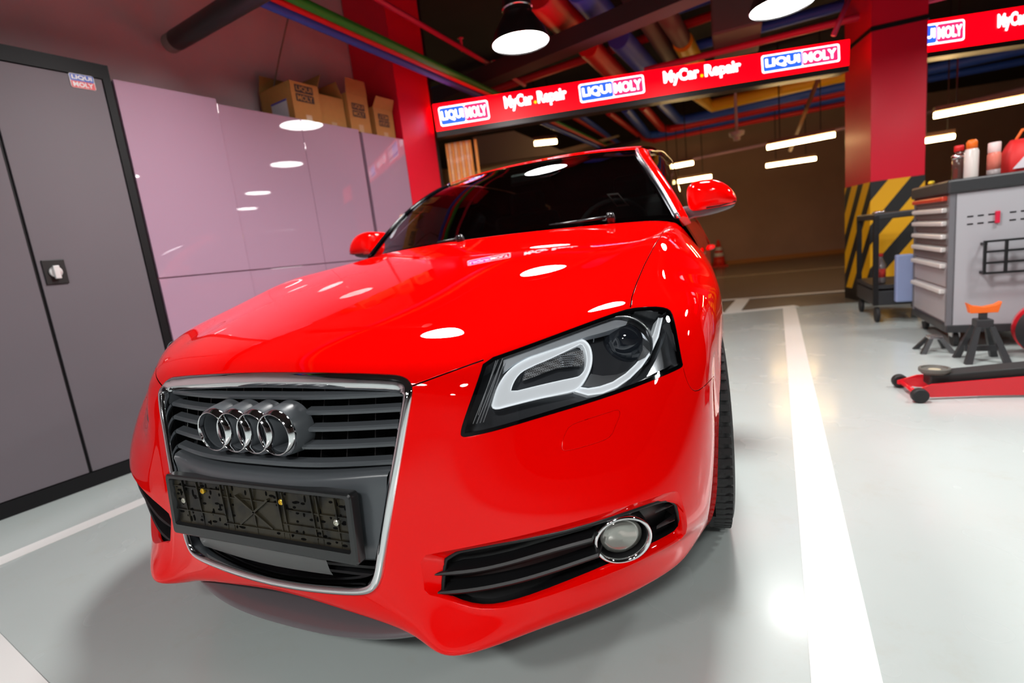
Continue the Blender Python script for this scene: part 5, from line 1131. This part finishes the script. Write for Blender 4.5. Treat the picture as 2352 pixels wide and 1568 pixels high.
mid = (jw+jf)/2; m_ = MB(); m_.tube([jw+jn*.02+ZU*rw, jf-jn*.02+ZU*rw], .012, 10); m_.build('axle', JR, e, True)
m_ = MB(); rows = []
for t, z0, z1, w_ in ((.07, .05, .105, .045), (.20, .055, .115, .05), (.45, .06, .135, .055), (.75, .08, .17, .06)): p = mid+jd*t; rows.append([p-jn*w_+ZU*z0, p-jn*w_+ZU*z1, p+jn*w_+ZU*z1, p+jn*w_+ZU*z0])
m_.strip(rows); m_.f += [(3, 2, 1, 0), (12, 13, 14, 15)]; m_.m += [0, 0]; m_.build('lifting_arm', JB, e, bevel=.006)
p = mid+jd*.10+ZU*.105; m_ = MB(); m_.lathe(p, ZU, [(.05, 0), (.055, .006), (.062, .012), (.062, .026), (.052, .028), (.048, .020), (0, .018)], 28); sd = m_.build('saddle', mat('saddle_grey', (.12, .115, .10), .5), e, True, auto=.6); MB().lathe(p, ZU, [(.047, .0185), (.0, .0195)], 24).build('saddle_pad', mat('pad_tan', (.45, .40, .28), .7), sd)
# jack stand
p = at(2262, 832, Z=0)+[0, .05, 0]; e = empty('jack_stand', p, 'black jack stand with an orange saddle in front of the tool chest', 'jack stand')
m_ = MB()
for a, b in ((-1, -1), (1, -1), (-1, 1), (1, 1)): m_.hexa([p+[a*.085+dx, b*.085+dy, 0] for dx, dy in ((-.016, -.016), (.016, -.016), (.016, .016), (-.016, .016))], [p+[a*.03+dx, b*.03+dy, .20] for dx, dy in ((-.012, -.012), (.012, -.012), (.012, .012), (-.012, .012))])
m_.box(p+ZU*.07, (.15, .012, .03)); m_.build('legs', CHD, e)
MB().box(p+ZU*.215, (.075, .075, .05)).build('collar', CHD, e, bevel=.006)
MB().box(p+ZU*.25, (.03, .03, .06)).build('post', CHD, e); m_ = MB(); m_.prism([p+[x, -.02, z] for x, z in ((-.06, .275), (.06, .275), (.075, .335), (.05, .318), (0, .308), (-.05, .318), (-.075, .335))], (0, .045, 0)); m_.build('saddle', mat('stand_orange', (.90, .16, .02), .4), e, bevel=.003)
p2_ = p+[.0, .20, 0]; 
e = empty('jack_stand', p2_+[-.14, .06, 0], 'dark jack stand half hidden behind the one with the orange saddle', 'jack stand'); p = p2_+[-.14, .06, 0]
m_ = MB()
for a, b in ((-1, -1), (1, -1), (-1, 1), (1, 1)): m_.hexa([p+[a*.075+dx, b*.075+dy, 0] for dx, dy in ((-.014, -.014), (.014, -.014), (.014, .014), (-.014, .014))], [p+[a*.025+dx, b*.025+dy, .085] for dx, dy in ((-.012, -.012), (.012, -.012), (.012, .012), (-.012, .012))])
m_.build('legs', CHD, e); MB().box(p+ZU*.09, (.07, .07, .02)).build('collar', SATIN, e, bevel=.004)
# reel / drum at the right edge
p = at(2392, 838, Z=0)+[.10, .16, .0]; rr_ = .155; c = p+ZU*rr_; e = empty('hose_reel', p, 'black and red round drum cut by the right edge above the floor jack', 'reel'); dn = np.array([-.35, -1, 0]); dn /= np.linalg.norm(dn)
MB().lathe(c, dn, [(.02, -.10), (rr_, -.10), (rr_+.004, -.06), (rr_, -.03), (.03, -.03)], 40).build('flange', JR, e, True, auto=.6); MB().lathe(c+dn*.0, dn, [(.03, -.03), (rr_-.016, -.03), (rr_-.012, .04), (rr_-.05, .06), (.04, .05), (0, .05)], 40).build('drum', mat('drum_black', (.02, .02, .022), .5), e, True, auto=.6)
